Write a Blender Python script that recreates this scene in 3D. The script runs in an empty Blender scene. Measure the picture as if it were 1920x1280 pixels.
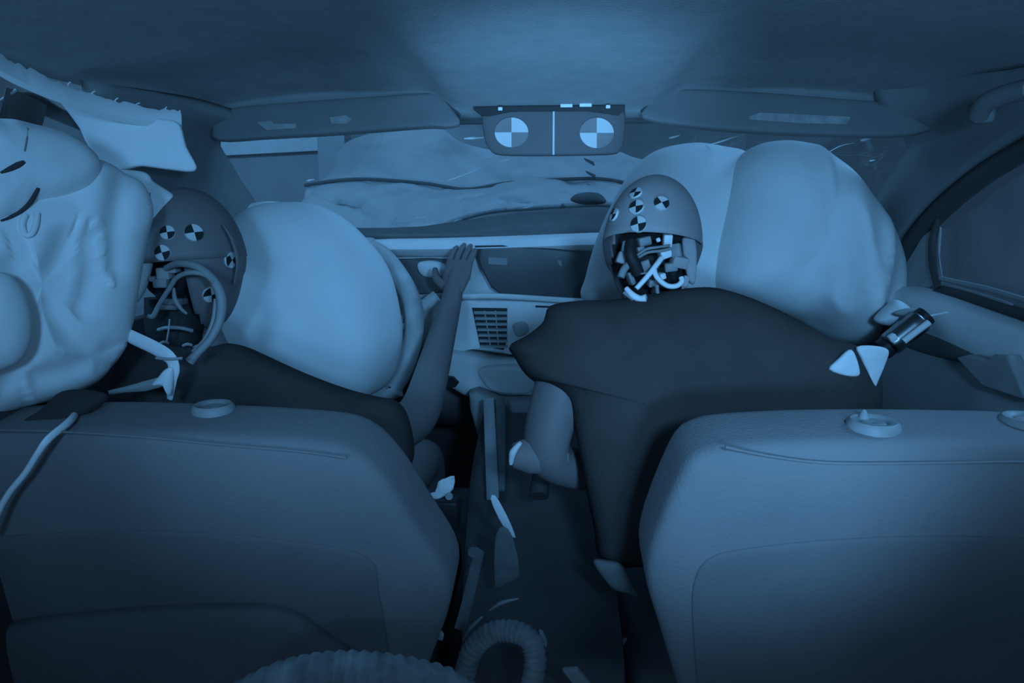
import bpy, bmesh, math, random
from mathutils import Vector, Matrix, noise
from mathutils.bvhtree import BVHTree
random.seed(7)
S = bpy.context.scene
COL = S.collection

# ------------------------------------------------------------------ camera
F = 1300.0
PITCH = math.atan(270 / F)
YAW = math.atan(75 / F)
cam_d = bpy.data.cameras.new('camera')
cam_d.sensor_width = 36.0
cam_d.lens = 36.0 * F / 1920.0
cam_d.clip_start = 0.02
cam = bpy.data.objects.new('camera', cam_d)
COL.objects.link(cam)
CAM = Vector((0, 0, 1.0))
cam.location = CAM
cam.rotation_euler = (math.pi / 2 - PITCH, 0, YAW)
S.camera = cam

# ------------------------------------------------------------------ light and exposure
S.view_settings.view_transform = 'Standard'
S.view_settings.look = 'None'
S.view_settings.exposure = 0.0
S.view_settings.gamma = 1.0
S.view_settings.use_curve_mapping = False
BLUE = (0.16, 0.50, 1.0)

world = bpy.data.worlds.new('hall_ambient')
S.world = world
world.use_nodes = True
wn = world.node_tree.nodes
wn['Background'].inputs[0].default_value = (0.24, 0.52, 0.95, 1)
wn['Background'].inputs[1].default_value = 0.30


def lamp(name, kind, loc, target, energy, size=0.1, **kw):
    d = bpy.data.lights.new(name, kind)
    d.energy = energy
    d.color = BLUE
    if kind == 'AREA':
        d.size = size
    else:
        d.shadow_soft_size = size
    for k, v in kw.items():
        setattr(d, k, v)
    o = bpy.data.objects.new(name, d)
    COL.objects.link(o)
    o.location = loc
    o.rotation_euler = (Vector(target) - Vector(loc)).to_track_quat('-Z', 'Y').to_euler()
    return o


# the on-board film lamp just above the camera
lamp('onboard_and_fill_lamp', 'SPOT', (0.22, -0.10, 1.10), (0.04, 1.3, 1.02), 39.0, 0.06,
     spot_size=math.radians(76), spot_blend=0.95)
lamp('onboard_and_fill_lamp', 'SPOT', (-0.25, -0.12, 1.08), (-0.62, 1.0, 0.97), 15.0, 0.06,
     spot_size=math.radians(64), spot_blend=0.95)  # added fill spot that brightens the curtain airbag
lamp('onboard_and_fill_lamp', 'SPOT', (0.32, -0.12, 1.08), (0.70, 1.15, 0.82), 7.0, 0.06,
     spot_size=math.radians(46), spot_blend=1.0)  # added fill spot that lifts the passenger door and pillar
# added fill spot, unseen low at the rear, brightening the middle of the roof
lamp('roof_fill', 'SPOT', (0.0, -0.20, 0.35), (0.0, 1.21, 1.2), 100.0, 0.06,
     spot_size=math.radians(22.5), spot_blend=1.0)
# added fill spots brightening the upper backs of both front seats
lamp('seat_fill', 'SPOT', (-0.22, -0.10, 0.84), (-0.26, 0.74, 0.71), 7.0, 0.06,
     spot_size=math.radians(36), spot_blend=1.0)
lamp('seat_fill', 'SPOT', (0.27, -0.10, 0.82), (0.245, 0.74, 0.70), 26.0, 0.06,
     spot_size=math.radians(32), spot_blend=1.0)
# hall floodlights over the bonnet and beside the car
lamp('hall_floodlight', 'AREA', (-0.6, 3.2, 3.4), (-0.3, 2.3, 0.9), 12.0, 1.2)
lamp('side_floodlight', 'AREA', (-3.0, 0.6, 2.2), (-0.6, 1.0, 0.9), 60.0, 1.0)
lamp('door_floodlight', 'AREA', (2.6, 1.6, 2.6), (0.7, 1.2, 0.85), 60.0, 1.0)
lamp('wall_fill', 'SPOT', (-2.0, 3.0, 3.0), (-2.4, 6.0, 1.3), 260.0, 0.2,
     spot_size=math.radians(80), spot_blend=0.8)  # added spot that brightens the left part of the hall wall


# ------------------------------------------------------------------ where a pixel's ray meets the place
def ray(px, py):
    x = (px - 960) / F
    z = -(py - 640) / F
    c, s = math.cos(PITCH), math.sin(PITCH)
    y, z = c + z * s, -s + z * c
    c, s = math.cos(YAW), math.sin(YAW)
    return Vector((x * c - y * s, x * s + y * c, z))


def P(px, py, Y):
    r = ray(px, py)
    return CAM + r * (Y / r.y)


def X(px, py, x):
    r = ray(px, py)
    return CAM + r * (x / r.x)


def on(px, py, p0, n):
    r = ray(px, py)
    p0 = Vector(p0)
    n = Vector(n)
    return CAM + r * ((p0 - CAM).dot(n) / r.dot(n))


# ------------------------------------------------------------------ materials
def mat(name, col, rough=0.7, metal=0.0, var=0.12, scale=18.0, bump=0.0, bscale=120.0, spec=0.3):
    m = bpy.data.materials.new(name)
    m.use_nodes = True
    nt = m.node_tree
    b = nt.nodes['Principled BSDF']
    b.inputs['Roughness'].default_value = rough
    b.inputs['Metallic'].default_value = metal
    b.inputs['Specular IOR Level'].default_value = spec
    tc = nt.nodes.new('ShaderNodeTexCoord')
    nz = nt.nodes.new('ShaderNodeTexNoise')
    nz.inputs['Scale'].default_value = scale
    nz.inputs['Detail'].default_value = 4
    nt.links.new(tc.outputs['Object'], nz.inputs['Vector'])
    rp = nt.nodes.new('ShaderNodeValToRGB')
    rp.color_ramp.elements[0].position = 0.3
    rp.color_ramp.elements[1].position = 0.7
    rp.color_ramp.elements[0].color = tuple(c * (1 - var) for c in col) + (1,)
    rp.color_ramp.elements[1].color = tuple(min(1, c * (1 + var)) for c in col) + (1,)
    nt.links.new(nz.outputs['Fac'], rp.inputs['Fac'])
    nt.links.new(rp.outputs['Color'], b.inputs['Base Color'])
    if bump:
        n2 = nt.nodes.new('ShaderNodeTexNoise')
        n2.inputs['Scale'].default_value = bscale
        n2.inputs['Detail'].default_value = 3
        nt.links.new(tc.outputs['Object'], n2.inputs['Vector'])
        bp = nt.nodes.new('ShaderNodeBump')
        bp.inputs['Strength'].default_value = bump
        bp.inputs['Distance'].default_value = 0.004
        nt.links.new(n2.outputs['Fac'], bp.inputs['Height'])
        nt.links.new(bp.outputs['Normal'], b.inputs['Normal'])
    return m


g = lambda v, r=1.0: (v * r, v, v * 0.98)
M = {
    'bag': mat('airbag_fabric', g(0.78), 0.85, var=0.05, scale=9, bump=0.15, bscale=60, spec=0.1),
    'curtain': mat('curtain_fabric', g(0.86), 0.85, var=0.05, scale=9, bump=0.2, bscale=40, spec=0.1),
    'liner': mat('headliner_cloth', g(0.36), 0.95, var=0.06, scale=30, bump=0.2, bscale=300, spec=0.05),
    'visor': mat('visor_vinyl', g(0.19), 0.7, var=0.06, bump=0.1),
    'mirror': mat('mirror_back_plastic', g(0.115, 1.1), 0.6, var=0.06),
    'pillar': mat('pillar_plastic', g(0.22), 0.75, var=0.06),
    'seat': mat('seat_cloth', g(0.20, 1.1), 0.8, var=0.12, scale=5, bump=0.25, bscale=260, spec=0.15),
    'seatpanel': mat('seat_back_vinyl', g(0.16, 1.1), 0.7, var=0.12, scale=6, bump=0.15, bscale=200),
    'guide': mat('guide_plastic', g(0.28), 0.5),
    'shirt': mat('black_cotton', (0.066, 0.055, 0.051), 0.95, var=0.2, scale=7, bump=0.3, bscale=200, spec=0.05),
    'skin': mat('dummy_vinyl', g(0.18, 1.15), 0.55, var=0.1, scale=10),
    'cap': mat('skull_cap_vinyl', g(0.36, 1.1), 0.6, var=0.08, scale=12),
    'cavity': mat('black_rubber', (0.02, 0.018, 0.018), 0.6, var=0.2),
    'white': mat('white_plastic', g(0.85), 0.45, var=0.05),
    'black': mat('black_plastic', (0.022, 0.02, 0.02), 0.5, var=0.1),
    'ink': mat('black_ink', (0.02, 0.02, 0.02), 0.7),
    'greyink': mat('grey_ink', g(0.22, 1.1), 0.7),
    'paper': mat('white_sticker_paper', g(0.64), 0.6, var=0.03),
    'dash': mat('dashboard_plastic', g(0.74), 0.6, var=0.06, bump=0.1, bscale=400),
    'dashdark': mat('dashboard_dark_pad', g(0.14), 0.6, var=0.1),
    'screen': mat('dark_screen', g(0.055), 0.25, var=0.05, spec=0.5),
    'slat': mat('vent_slat_plastic', g(0.40), 0.5),
    'metal': mat('bright_metal', g(0.75), 0.25, metal=1.0, var=0.1),
    'darkmetal': mat('dark_metal', g(0.25), 0.3, metal=1.0, var=0.2),
    'label': mat('visor_label_paper', g(0.34), 0.6, var=0.2, scale=60),
    'hood': mat('hood_paint', g(0.55), 0.45, var=0.08, scale=4, bump=0.3, bscale=12),
    'foldshade': mat('painted_fold_shade', g(0.06), 0.8),  # dark colour for the shade inside cloth folds
    'hall': mat('hall_wall_paint', g(0.38), 0.9, var=0.15, scale=0.8),
    'halllight': mat('hall_white_paint', g(0.7), 0.8, var=0.05),
    'floor': mat('floor_carpet', (0.24, 0.21, 0.20), 0.95, var=0.2, bump=0.5, bscale=400),
    'kneedark': mat('knee_panel_plastic', g(0.22, 1.2), 0.6),
    'trimdark': mat('dark_trim_plastic', (0.070, 0.058, 0.055), 0.55, var=0.1),
    'door': mat('door_trim_plastic', g(0.32), 0.6, var=0.08),
    'doorlight': mat('door_sill_plastic', g(0.75), 0.6, var=0.06),
    'sleeve': mat('woven_grey_sleeve', g(0.22), 0.8, var=0.3, scale=40, bump=0.5, bscale=90),
    'rim': mat('steering_wheel_leather', g(0.50), 0.55, var=0.15, scale=25),
    'webbing': mat('belt_webbing', g(0.15), 0.8, var=0.15, scale=60),
    'crack': mat('shattered_glass_edge', g(0.9), 0.3, var=0.05),
}


def glass_mat(name, tint, refl, crack=0.0):
    m = bpy.data.materials.new(name)
    m.use_nodes = True
    nt = m.node_tree
    nt.nodes.remove(nt.nodes['Principled BSDF'])
    out = nt.nodes['Material Output']
    tr = nt.nodes.new('ShaderNodeBsdfTransparent')
    tr.inputs[0].default_value = tint + (1,)
    gl = nt.nodes.new('ShaderNodeBsdfGlossy')
    gl.inputs['Roughness'].default_value = 0.05
    mx = nt.nodes.new('ShaderNodeMixShader')
    mx.inputs[0].default_value = refl
    nt.links.new(tr.outputs[0], mx.inputs[1])
    nt.links.new(gl.outputs[0], mx.inputs[2])
    last = mx
    if crack:
        tc = nt.nodes.new('ShaderNodeTexCoord')
        nz = nt.nodes.new('ShaderNodeTexNoise')
        nz.inputs['Scale'].default_value = 3
        va = nt.nodes.new('ShaderNodeVectorMath')
        va.operation = 'MULTIPLY_ADD'
        va.inputs[1].default_value = (0.25, 0.25, 0.25)
        nt.links.new(tc.outputs['Object'], nz.inputs['Vector'])
        nt.links.new(nz.outputs['Color'], va.inputs[0])
        nt.links.new(tc.outputs['Object'], va.inputs[2])
        vo = nt.nodes.new('ShaderNodeTexVoronoi')
        vo.feature = 'DISTANCE_TO_EDGE'
        vo.inputs['Scale'].default_value = 11
        nt.links.new(va.outputs[0], vo.inputs['Vector'])
        rp = nt.nodes.new('ShaderNodeValToRGB')
        rp.color_ramp.elements[0].color = (1, 1, 1, 1)
        rp.color_ramp.elements[1].color = (0, 0, 0, 1)
        rp.color_ramp.elements[0].position = 0.0
        rp.color_ramp.elements[1].position = 0.035
        nt.links.new(vo.outputs['Distance'], rp.inputs['Fac'])
        n3 = nt.nodes.new('ShaderNodeTexNoise')
        n3.inputs['Scale'].default_value = 2.2
        nt.links.new(tc.outputs['Object'], n3.inputs['Vector'])
        r3 = nt.nodes.new('ShaderNodeValToRGB')
        r3.color_ramp.elements[0].position = 0.45
        r3.color_ramp.elements[1].position = 0.65
        nt.links.new(n3.outputs['Fac'], r3.inputs['Fac'])
        mu = nt.nodes.new('ShaderNodeMath')
        mu.operation = 'MULTIPLY'
        nt.links.new(rp.outputs['Color'], mu.inputs[0])
        nt.links.new(r3.outputs['Color'], mu.inputs[1])
        m2 = nt.nodes.new('ShaderNodeMath')
        m2.operation = 'MULTIPLY'
        m2.inputs[1].default_value = crack
        nt.links.new(mu.outputs[0], m2.inputs[0])
        df = nt.nodes.new('ShaderNodeBsdfDiffuse')
        df.inputs[0].default_value = (0.8, 0.8, 0.8, 1)
        mx2 = nt.nodes.new('ShaderNodeMixShader')
        nt.links.new(m2.outputs[0], mx2.inputs[0])
        nt.links.new(mx.outputs[0], mx2.inputs[1])
        nt.links.new(df.outputs[0], mx2.inputs[2])
        last = mx2
    nt.links.new(last.outputs[0], out.inputs['Surface'])
    return m


M['windshield'] = glass_mat('windshield_glass', (0.80, 0.84, 0.86), 0.05, 0.14)
M['sideglass'] = glass_mat('side_window_glass', (0.85, 0.88, 0.9), 0.05)


# ------------------------------------------------------------------ object helpers
def wloc(o):
    v = Vector((0, 0, 0))
    while o is not None:
        v += o.location
        o = o.parent
    return v


def thing(name, label, cat, loc=(0, 0, 0), group=None):
    o = bpy.data.objects.new(name, None)
    COL.objects.link(o)
    o.empty_display_size = 0.05
    o.location = loc
    o['label'] = label
    o['category'] = cat
    if group:
        o['group'] = group
    return o


def obj(name, geo, mats, parent=None, smooth=True, mods=(), label=None):
    """geo = (verts in world space, faces[, material index per face]); links ONE mesh object"""
    vs, fs = [Vector(v) for v in geo[0]], geo[1]
    if not isinstance(mats, (list, tuple)):
        mats = [mats]
    if parent is not None:
        off = wloc(parent)
        loc = Vector((0, 0, 0))
    else:
        lo = Vector([min(v[i] for v in vs) for i in range(3)])
        hi = Vector([max(v[i] for v in vs) for i in range(3)])
        off = Vector(((lo.x + hi.x) / 2, (lo.y + hi.y) / 2, lo.z))
        loc = off
    me = bpy.data.meshes.new(name)
    me.from_pydata([tuple(v - off) for v in vs], [], fs)
    for m in mats:
        me.materials.append(m)
    if len(geo) > 2:
        for p, k in zip(me.polygons, geo[2]):
            p.material_index = k
    bm = bmesh.new()
    bm.from_mesh(me)
    bmesh.ops.recalc_face_normals(bm, faces=bm.faces)
    bm.to_mesh(me)
    bm.free()
    if smooth:
        for p in me.polygons:
            p.use_smooth = True
        if smooth != 'all':
            me.set_sharp_from_angle(angle=math.radians(50))
    o = bpy.data.objects.new(name, me)
    COL.objects.link(o)
    o.location = loc
    if parent is not None:
        o.parent = parent
    for md in mods:
        if md[0] == 'solid':
            s = o.modifiers.new('thickness', 'SOLIDIFY')
            s.thickness = md[1]
            s.offset = md[2] if len(md) > 2 else 0
        elif md[0] == 'sub':
            s = o.modifiers.new('smooth', 'SUBSURF')
            s.levels = s.render_levels = md[1]
        elif md[0] == 'bevel':
            s = o.modifiers.new('bevel', 'BEVEL')
            s.width = md[1]
            s.segments = 3
            s.limit_method = 'ANGLE'
    if label:
        o['label'] = label
    return o


def tag(o, label, cat, group=None):
    o['label'] = label
    o['category'] = cat
    if group:
        o['group'] = group
    return o


def struct(o):
    o['kind'] = 'structure'
    return o


def merge(*geos):
    V, Fc, I = [], [], []
    anyidx = any(len(q) > 2 for q in geos)
    for q in geos:
        n = len(V)
        V += list(q[0])
        Fc += [tuple(i + n for i in f) for f in q[1]]
        if anyidx:
            I += list(q[2]) if len(q) > 2 else [0] * len(q[1])
    return (V, Fc, I) if anyidx else (V, Fc)


def cat_rom(pts, k, closed=False):
    pts = [Vector(p) for p in pts]
    n = len(pts)
    out = []
    rng = n if closed else n - 1
    for i in range(rng):
        if closed:
            a, b, c, d = pts[(i - 1) % n], pts[i], pts[(i + 1) % n], pts[(i + 2) % n]
        else:
            a, b, c, d = pts[max(i - 1, 0)], pts[i], pts[i + 1], pts[min(i + 2, n - 1)]
        for j in range(k):
            t = j / k
            out.append(0.5 * ((2 * b) + (c - a) * t + (2 * a - 5 * b + 4 * c - d) * t * t
                              + (3 * b - a - 3 * c + d) * t ** 3))
    if not closed:
        out.append(pts[-1].copy())
    return out


def resample(pts, m):
    n = len(pts)
    L = [0]
    for i in range(n):
        L.append(L[-1] + (pts[(i + 1) % n] - pts[i]).length)
    out = []
    j = 0
    for k in range(m):
        t = L[-1] * k / m
        while L[j + 1] < t:
            j += 1
        f = (t - L[j]) / max(1e-9, L[j + 1] - L[j])
        out.append(pts[j].lerp(pts[(j + 1) % n], f))
    return out


def inflate(pts, tf, tb, axis, n=2.0, center=None, m=96, K=12, smooth=6, fold=0.0, fscale=8.0, fn=None):
    """a closed solid bulging tf toward axis and tb away from it, out of a closed outline of world points"""
    axis = Vector(axis).normalized()
    ps = [Vector(p) for p in pts]
    if smooth:
        ps = cat_rom(ps, smooth, True)
    ps = resample(ps, m)
    c = Vector(center) if center is not None else sum(ps, Vector()) / m
    V, Fc = [], []

    def bump(v, w):
        if fold and w > 0:
            q = v * fscale
            a = noise.fractal(q, 0.9, 2.1, 3)
            b = 1 - abs(noise.noise(q * 0.8 + Vector((3, 7, 1)))) * 2
            v = v + axis * fold * w * (a * 0.6 + b * 0.5)
        if fn:
            v = fn(v, w, axis)
        return v

    def ring(k, sgn, t):
        a = k / K * math.pi / 2
        s = max(0.0, math.cos(a)) ** (2 / n)
        d = math.sin(a) ** (2 / n)
        w = min(1, d * 1.6)
        return [bump(c + (p - c) * s + axis * sgn * t * d, w if sgn > 0 else 0) for p in ps]

    V += ring(0, 1, tf)
    prev = 0
    for sgn, t in ((1, tf), (-1, tb)):
        base = 0
        for k in range(1, K):
            st = len(V)
            V += ring(k, sgn, t)
            for i in range(m):
                f = (base + i, base + (i + 1) % m, st + (i + 1) % m, st + i)
                Fc.append(f if sgn > 0 else f[::-1])
            base = st
        V.append(bump(c + axis * sgn * t, 1 if sgn > 0 else 0))
        e = len(V) - 1
        for i in range(m):
            f = (base + i, base + (i + 1) % m, e)
            Fc.append(f if sgn > 0 else f[::-1])
    return V, Fc


def tube(pts, r, seg=10, k=6, flat=1.0, updir=None, closed=False):
    if k > 1:
        ps = cat_rom(pts, k, closed)
    else:
        ps = [Vector(p) for p in pts]
    n = len(ps)
    if isinstance(r, (list, tuple)):
        rr = []
        m = len(r) if closed else len(r) - 1
        for i in range(n):
            t = i / (n if closed else max(1, n - 1)) * m
            a = min(int(t), len(r) - 1)
            b = (a + 1) % len(r) if closed else min(a + 1, len(r) - 1)
            rr.append(r[a] + (r[b] - r[a]) * (t - a))
    else:
        rr = [r] * n
    V, Fc = [], []
    nx = None
    for i in range(n):
        if closed:
            tg = (ps[(i + 1) % n] - ps[i - 1]).normalized()
        else:
            tg = (ps[min(i + 1, n - 1)] - ps[max(i - 1, 0)]).normalized()
        if updir is not None:
            nx = tg.cross(Vector(updir))
            nx = nx.normalized()
        elif nx is None:
            h = Vector((0, 0, 1)) if abs(tg.z) < 0.9 else Vector((1, 0, 0))
            nx = tg.cross(h).normalized()
        else:
            nx = (nx - tg * nx.dot(tg)).normalized()
        ny = nx.cross(tg).normalized()
        for j in range(seg):
            a = 2 * math.pi * j / seg
            V.append(ps[i] + nx * rr[i] * math.cos(a) + ny * rr[i] * flat * math.sin(a))
    for i in range(n if closed else n - 1):
        for j in range(seg):
            a, b = i * seg, ((i + 1) % n) * seg
            Fc.append((a + j, a + (j + 1) % seg, b + (j + 1) % seg, b + j))
    if not closed:
        Fc.append(tuple(range(seg))[::-1])
        Fc.append(tuple(range((n - 1) * seg, n * seg)))
    return V, Fc


def box(c, size, rot=None, bev=0.0, seg=2):
    bm = bmesh.new()
    bmesh.ops.create_cube(bm, size=1)
    for v in bm.verts:
        v.co = Vector((v.co.x * size[0], v.co.y * size[1], v.co.z * size[2]))
    if bev:
        bmesh.ops.bevel(bm, geom=list(bm.edges), offset=bev, segments=seg, affect='EDGES', profile=0.5)
    R = rot if rot is not None else Matrix.Identity(3)
    c = Vector(c)
    bm.verts.index_update()
    V = [R @ v.co + c for v in bm.verts]
    Fc = [tuple(v.index for v in f.verts) for f in bm.faces]
    bm.free()
    return V, Fc


def prism(pts, depth):
    """a flat outline given real thickness along a vector"""
    ps = [Vector(p) for p in pts]
    d = Vector(depth)
    n = len(ps)
    V = ps + [p + d for p in ps]
    Fc = [tuple(range(n)), tuple(range(n, 2 * n))[::-1]]
    for i in range(n):
        Fc.append((i, (i + 1) % n, n + (i + 1) % n, n + i))
    return V, Fc


def loft(rows, closed_rows=False):
    V, Fc = [], []
    n = len(rows[0])
    for r in rows:
        V += [Vector(p) for p in r]
    for i in range(len(rows) - 1):
        for j in range(n if closed_rows else n - 1):
            a, b = i * n, (i + 1) * n
            Fc.append((a + j, a + (j + 1) % n, b + (j + 1) % n, b + j))
    return V, Fc


def smooth_rows(rows, kr=4, kc=4):
    rows = [cat_rom(r, kc) for r in rows]
    cols = [cat_rom([r[j] for r in rows], kr) for j in range(len(rows[0]))]
    return [[c[i] for c in cols] for i in range(len(cols[0]))]


def rot_xyz(x, y, z):
    return (Matrix.Rotation(z, 3, 'Z') @ Matrix.Rotation(y, 3, 'Y') @ Matrix.Rotation(x, 3, 'X'))


def look_rot(d, up=(0, 0, 1)):
    """matrix whose local y points along d"""
    y = Vector(d).normalized()
    x = y.cross(Vector(up)).normalized()
    z = x.cross(y)
    return Matrix((x, y, z)).transposed()


# ------------------------------------------------------------------ the setting: cabin shell and crash hall
def roof_z(x, y):
    z = 1.215
    ax = max(0, abs(x) - 0.40)
    z -= 0.32 * ax ** 1.8
    fy = max(0, y - 1.12)
    z -= 0.45 * fy ** 2.0
    # overhead console swelling down in the middle of the front edge
    bx = 1 / (1 + math.exp((abs(x + 0.0) - 0.205) / 0.012))
    by = min(1, max(0, (y - 0.70) / 0.55))
    by = by * by * (3 - 2 * by)
    z -= 0.034 * bx * by
    return z


rows = []
for j in range(61):
    y = -0.45 + (1.335 + 0.45) * j / 60
    rows.append([(0.735 * (-1 + 2 * i / 100), y, roof_z(0.735 * (-1 + 2 * i / 100), y)) for i in range(101)])
rows.append([(p[0], p[1] + 0.010, p[2] - 0.004) for p in rows[-1]])
rows.append([(p[0], 1.385, 1.137) for p in rows[-1]])
rows.append([(p[0], 1.390, 1.15) for p in rows[-1]])
ceil = struct(obj('ceiling', loft(rows), M['liner'], smooth='all'))
roofskin = [[(0.74 * (-1 + 2 * i / 20), -0.5 + 1.92 * j / 10,
              1.26 - 0.4 * max(0, abs(0.74 * (-1 + 2 * i / 20)) - 0.45) ** 1.8
              - 0.5 * max(0, -0.5 + 1.92 * j / 10 - 1.15) ** 2) for i in range(21)] for j in range(11)]
obj('roof_panel', loft(roofskin), M['trimdark'], ceil)

struct(obj('floor', box((0, 0.9, 0.02), (1.5, 3.0, 0.04)), M['floor'], smooth=False))
struct(obj('wall_front', box((0, 2.2, 0.44), (1.46, 0.04, 0.84)), M['trimdark'], smooth=False))
struct(obj('ground', box((0, 3.0, -0.32), (14, 13, 0.04)), M['hall'], smooth=False))
struct(obj('wall_back', box((0, 6.2, 1.6), (14, 0.1, 4.0)), M['hall'], smooth=False))
struct(obj('wall_right', box((5.0, 2.5, 1.6), (0.1, 8, 4.0)), M['hall'], smooth=False))
struct(obj('wall_left', box((-5.0, 2.5, 1.6), (0.1, 8, 4.0)), M['hall'], smooth=False))
# a bright strip along the far hall wall and the post in front of it
struct(obj('trim_1', prism([P(330, 262, 6.1), P(640, 246, 6.1), P(720, 246, 6.1), P(720, 268, 6.1), P(600, 282, 6.1), P(330, 296, 6.1)],
                           (0, 0.06, 0)), M['halllight'], smooth=False))
a, b = P(594, 250, 5.6), P(645, 250, 5.6)
struct(obj('column', box(((a.x + b.x) / 2, 5.7, 1.0), (b.x - a.x, 0.2, 2.8)), M['hall'], smooth=False))

# windshield
WT = 1.40


def ws(px, py):
    """pixel on the sloping windshield plane"""
    return on(px, py, (0, 1.40, 1.135), Vector((0, 0.235, 0.80)))


wpix = [(380, 250), (470, 232), (640, 226), (900, 222), (1200, 222), (1500, 226), (1640, 240), (1724, 258),
        (1690, 320), (1640, 410), (1400, 452), (1000, 462), (700, 462), (500, 446), (465, 386), (425, 320)]
wsh = struct(obj('window_1', prism([ws(*p) for p in wpix], Vector((0, 0.235, 0.80)).normalized() * 0.005), M['windshield'], smooth=False))
random.seed(3)


def crack(pts, w, name='glass_crack'):
    q = [ws(*p) - Vector((0, 0.235, 0.80)).normalized() * 0.002 for p in pts]
    obj(name, tube(q, [w * 0.4, w, w * 0.7, w * 0.3], seg=6, k=3), M['crack'], wsh, label='white crack line in the glass')


for pts, w in [([(1318, 272), (1350, 264), (1385, 252), (1425, 242)], .0016), ([(1243, 229), (1262, 229), (1280, 232)], .0022),
               ([(1254, 257), (1264, 255), (1274, 252)], .0022), ([(1548, 287), (1575, 272), (1602, 266)], .0009),
               ([(1614, 262), (1624, 259), (1634, 257)], .0030), ([(1565, 312), (1572, 310), (1577, 308)], .0032),
               ([(1618, 380), (1624, 376), (1632, 371)], .0030), ([(1630, 300), (1636, 299), (1641, 298)], .0015),
               ([(838, 338), (858, 331), (880, 323), (902, 313)], .0016), ([(870, 258), (890, 257), (908, 256)], .0026),
               ([(910, 295), (922, 292), (930, 290)], .0018), ([(935, 303), (955, 298), (968, 296)], .0018),
               ([(575, 338), (582, 336), (590, 335)], .0020), ([(845, 418), (856, 412), (866, 410)], .0012),
               ([(980, 389), (990, 387), (1000, 384)], .0012), ([(795, 422), (806, 420), (814, 418)], .0012),
               ([(735, 420), (745, 405), (760, 395), (800, 365)], .0009), ([(760, 425), (770, 410), (800, 405)], .0009),
               ([(1000, 420), (1012, 418), (1030, 419)], .0010), ([(1040, 418), (1050, 412), (1060, 408)], .0010)]:
    crack(pts, w)

# windshield pillars
PR = [[(1640, 150, 1.335), (1760, 140, 1.26), (1990, 120, None)],
      [(1660, 200, 1.345), (1780, 196, 1.27), (1995, 180, None)],
      [(1712, 256, 1.405), (1800, 246, 1.29), (1975, 226, None)],
      [(1694, 310, 1.47), (1768, 296, 1.33), (1912, 266, None)],
      [(1665, 366, 1.55), (1722, 350, 1.38), (1832, 316, None)],
      [(1645, 410, 1.60), (1684, 406, 1.45), (1760, 374, None)],
      [(1632, 470, 1.64), (1652, 464, 1.50), (1704, 436, None)],
      [(1625, 530, 1.66), (1640, 524, 1.54), (1660, 500, None)]]
rr = [[P(*q) if q[2] else X(q[0], q[1], 0.69) for q in r] for r in PR]
struct(obj('trim_2', loft(smooth_rows(rr)), M['pillar'], mods=[('solid', 0.02, 1)], smooth='all'))
PL = [[(150, 150, None), (350, 180, 1.24), (440, 205, 1.335)],
      [(170, 230, None), (330, 240, 1.26), (398, 262, 1.40)],
      [(200, 310, None), (350, 310, 1.32), (430, 325, 1.50)],
      [(240, 390, None), (390, 385, 1.40), (470, 390, 1.62)],
      [(270, 460, None), (420, 450, 1.44), (500, 460, 1.66)]]
rr = [[P(*q) if q[2] else X(q[0], q[1], -0.69) for q in r] for r in PL]
struct(obj('trim_3', loft(smooth_rows(rr)), M['pillar'], mods=[('solid', 0.02, 1)], smooth='all'))

# passenger door with its window
door = struct(obj('door_1', loft([[(0.705, y, z) for y in (0.35, 0.7, 1.0, 1.3, 1.5, 1.85, 2.2)] for z in (0.05, 0.3, 0.55, 0.80)]),
                  M['trimdark'], mods=[('solid', 0.03, -1)]))
sp = [(1640, 552), (1712, 541), (1760, 549), (1820, 571), (1880, 593), (1925, 608), (2080, 655)]
top = [X(p[0], p[1], 0.70) for p in sp]
prof = [(0.0, 0.006), (-0.022, 0.004), (-0.042, -0.006), (-0.052, -0.022), (-0.053, -0.045), (-0.040, -0.075), (0.0, -0.085)]
rows = [[t + Vector((dx, 0, dz)) for dx, dz in prof] for t in cat_rom(top, 4)]
obj('sill_ledge', loft(rows), M['doorlight'], door, smooth=True)
ys = [0.5, 0.8, 1.05, 1.25, 1.42, 1.6]
arm = [(0.0, 0.792), (-0.035, 0.790), (-0.050, 0.782), (-0.054, 0.765), (-0.050, 0.742), (-0.03, 0.735)]
rows = []
for y in ys:
    up = -0.06 + 0.05 * (1.42 - y) if y > 1.0 else -0.035
    rows.append([(0.705 + dx, y, z - 0.012 + (0.02 if y < 1.2 else -0.0)) for dx, z in arm])
obj('arm_rest', loft(smooth_rows(rows)), M['dashdark'], door)
rows = [[(0.69, y, 0.755), (0.655, y, 0.73), (0.636, y, 0.66), (0.632, y, 0.56), (0.65, y, 0.45), (0.69, y, 0.2)] for y in (0.5, 0.8, 1.1, 1.35, 1.55)]
obj('lower_panel', loft(smooth_rows(rows)), M['door'], door)
pl = (0.645, 0, 0)
pk = [X(p[0], p[1], 0.628) for p in [(1790, 670), (1816, 664), (1848, 676), (1862, 664), (1888, 664), (1925, 752), (1840, 725)]]
obj('pocket_cover', prism(pk, (0.02, 0, 0)), M['door'], door, mods=[('bevel', 0.004)], label='paler plastic pocket cover')
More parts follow.
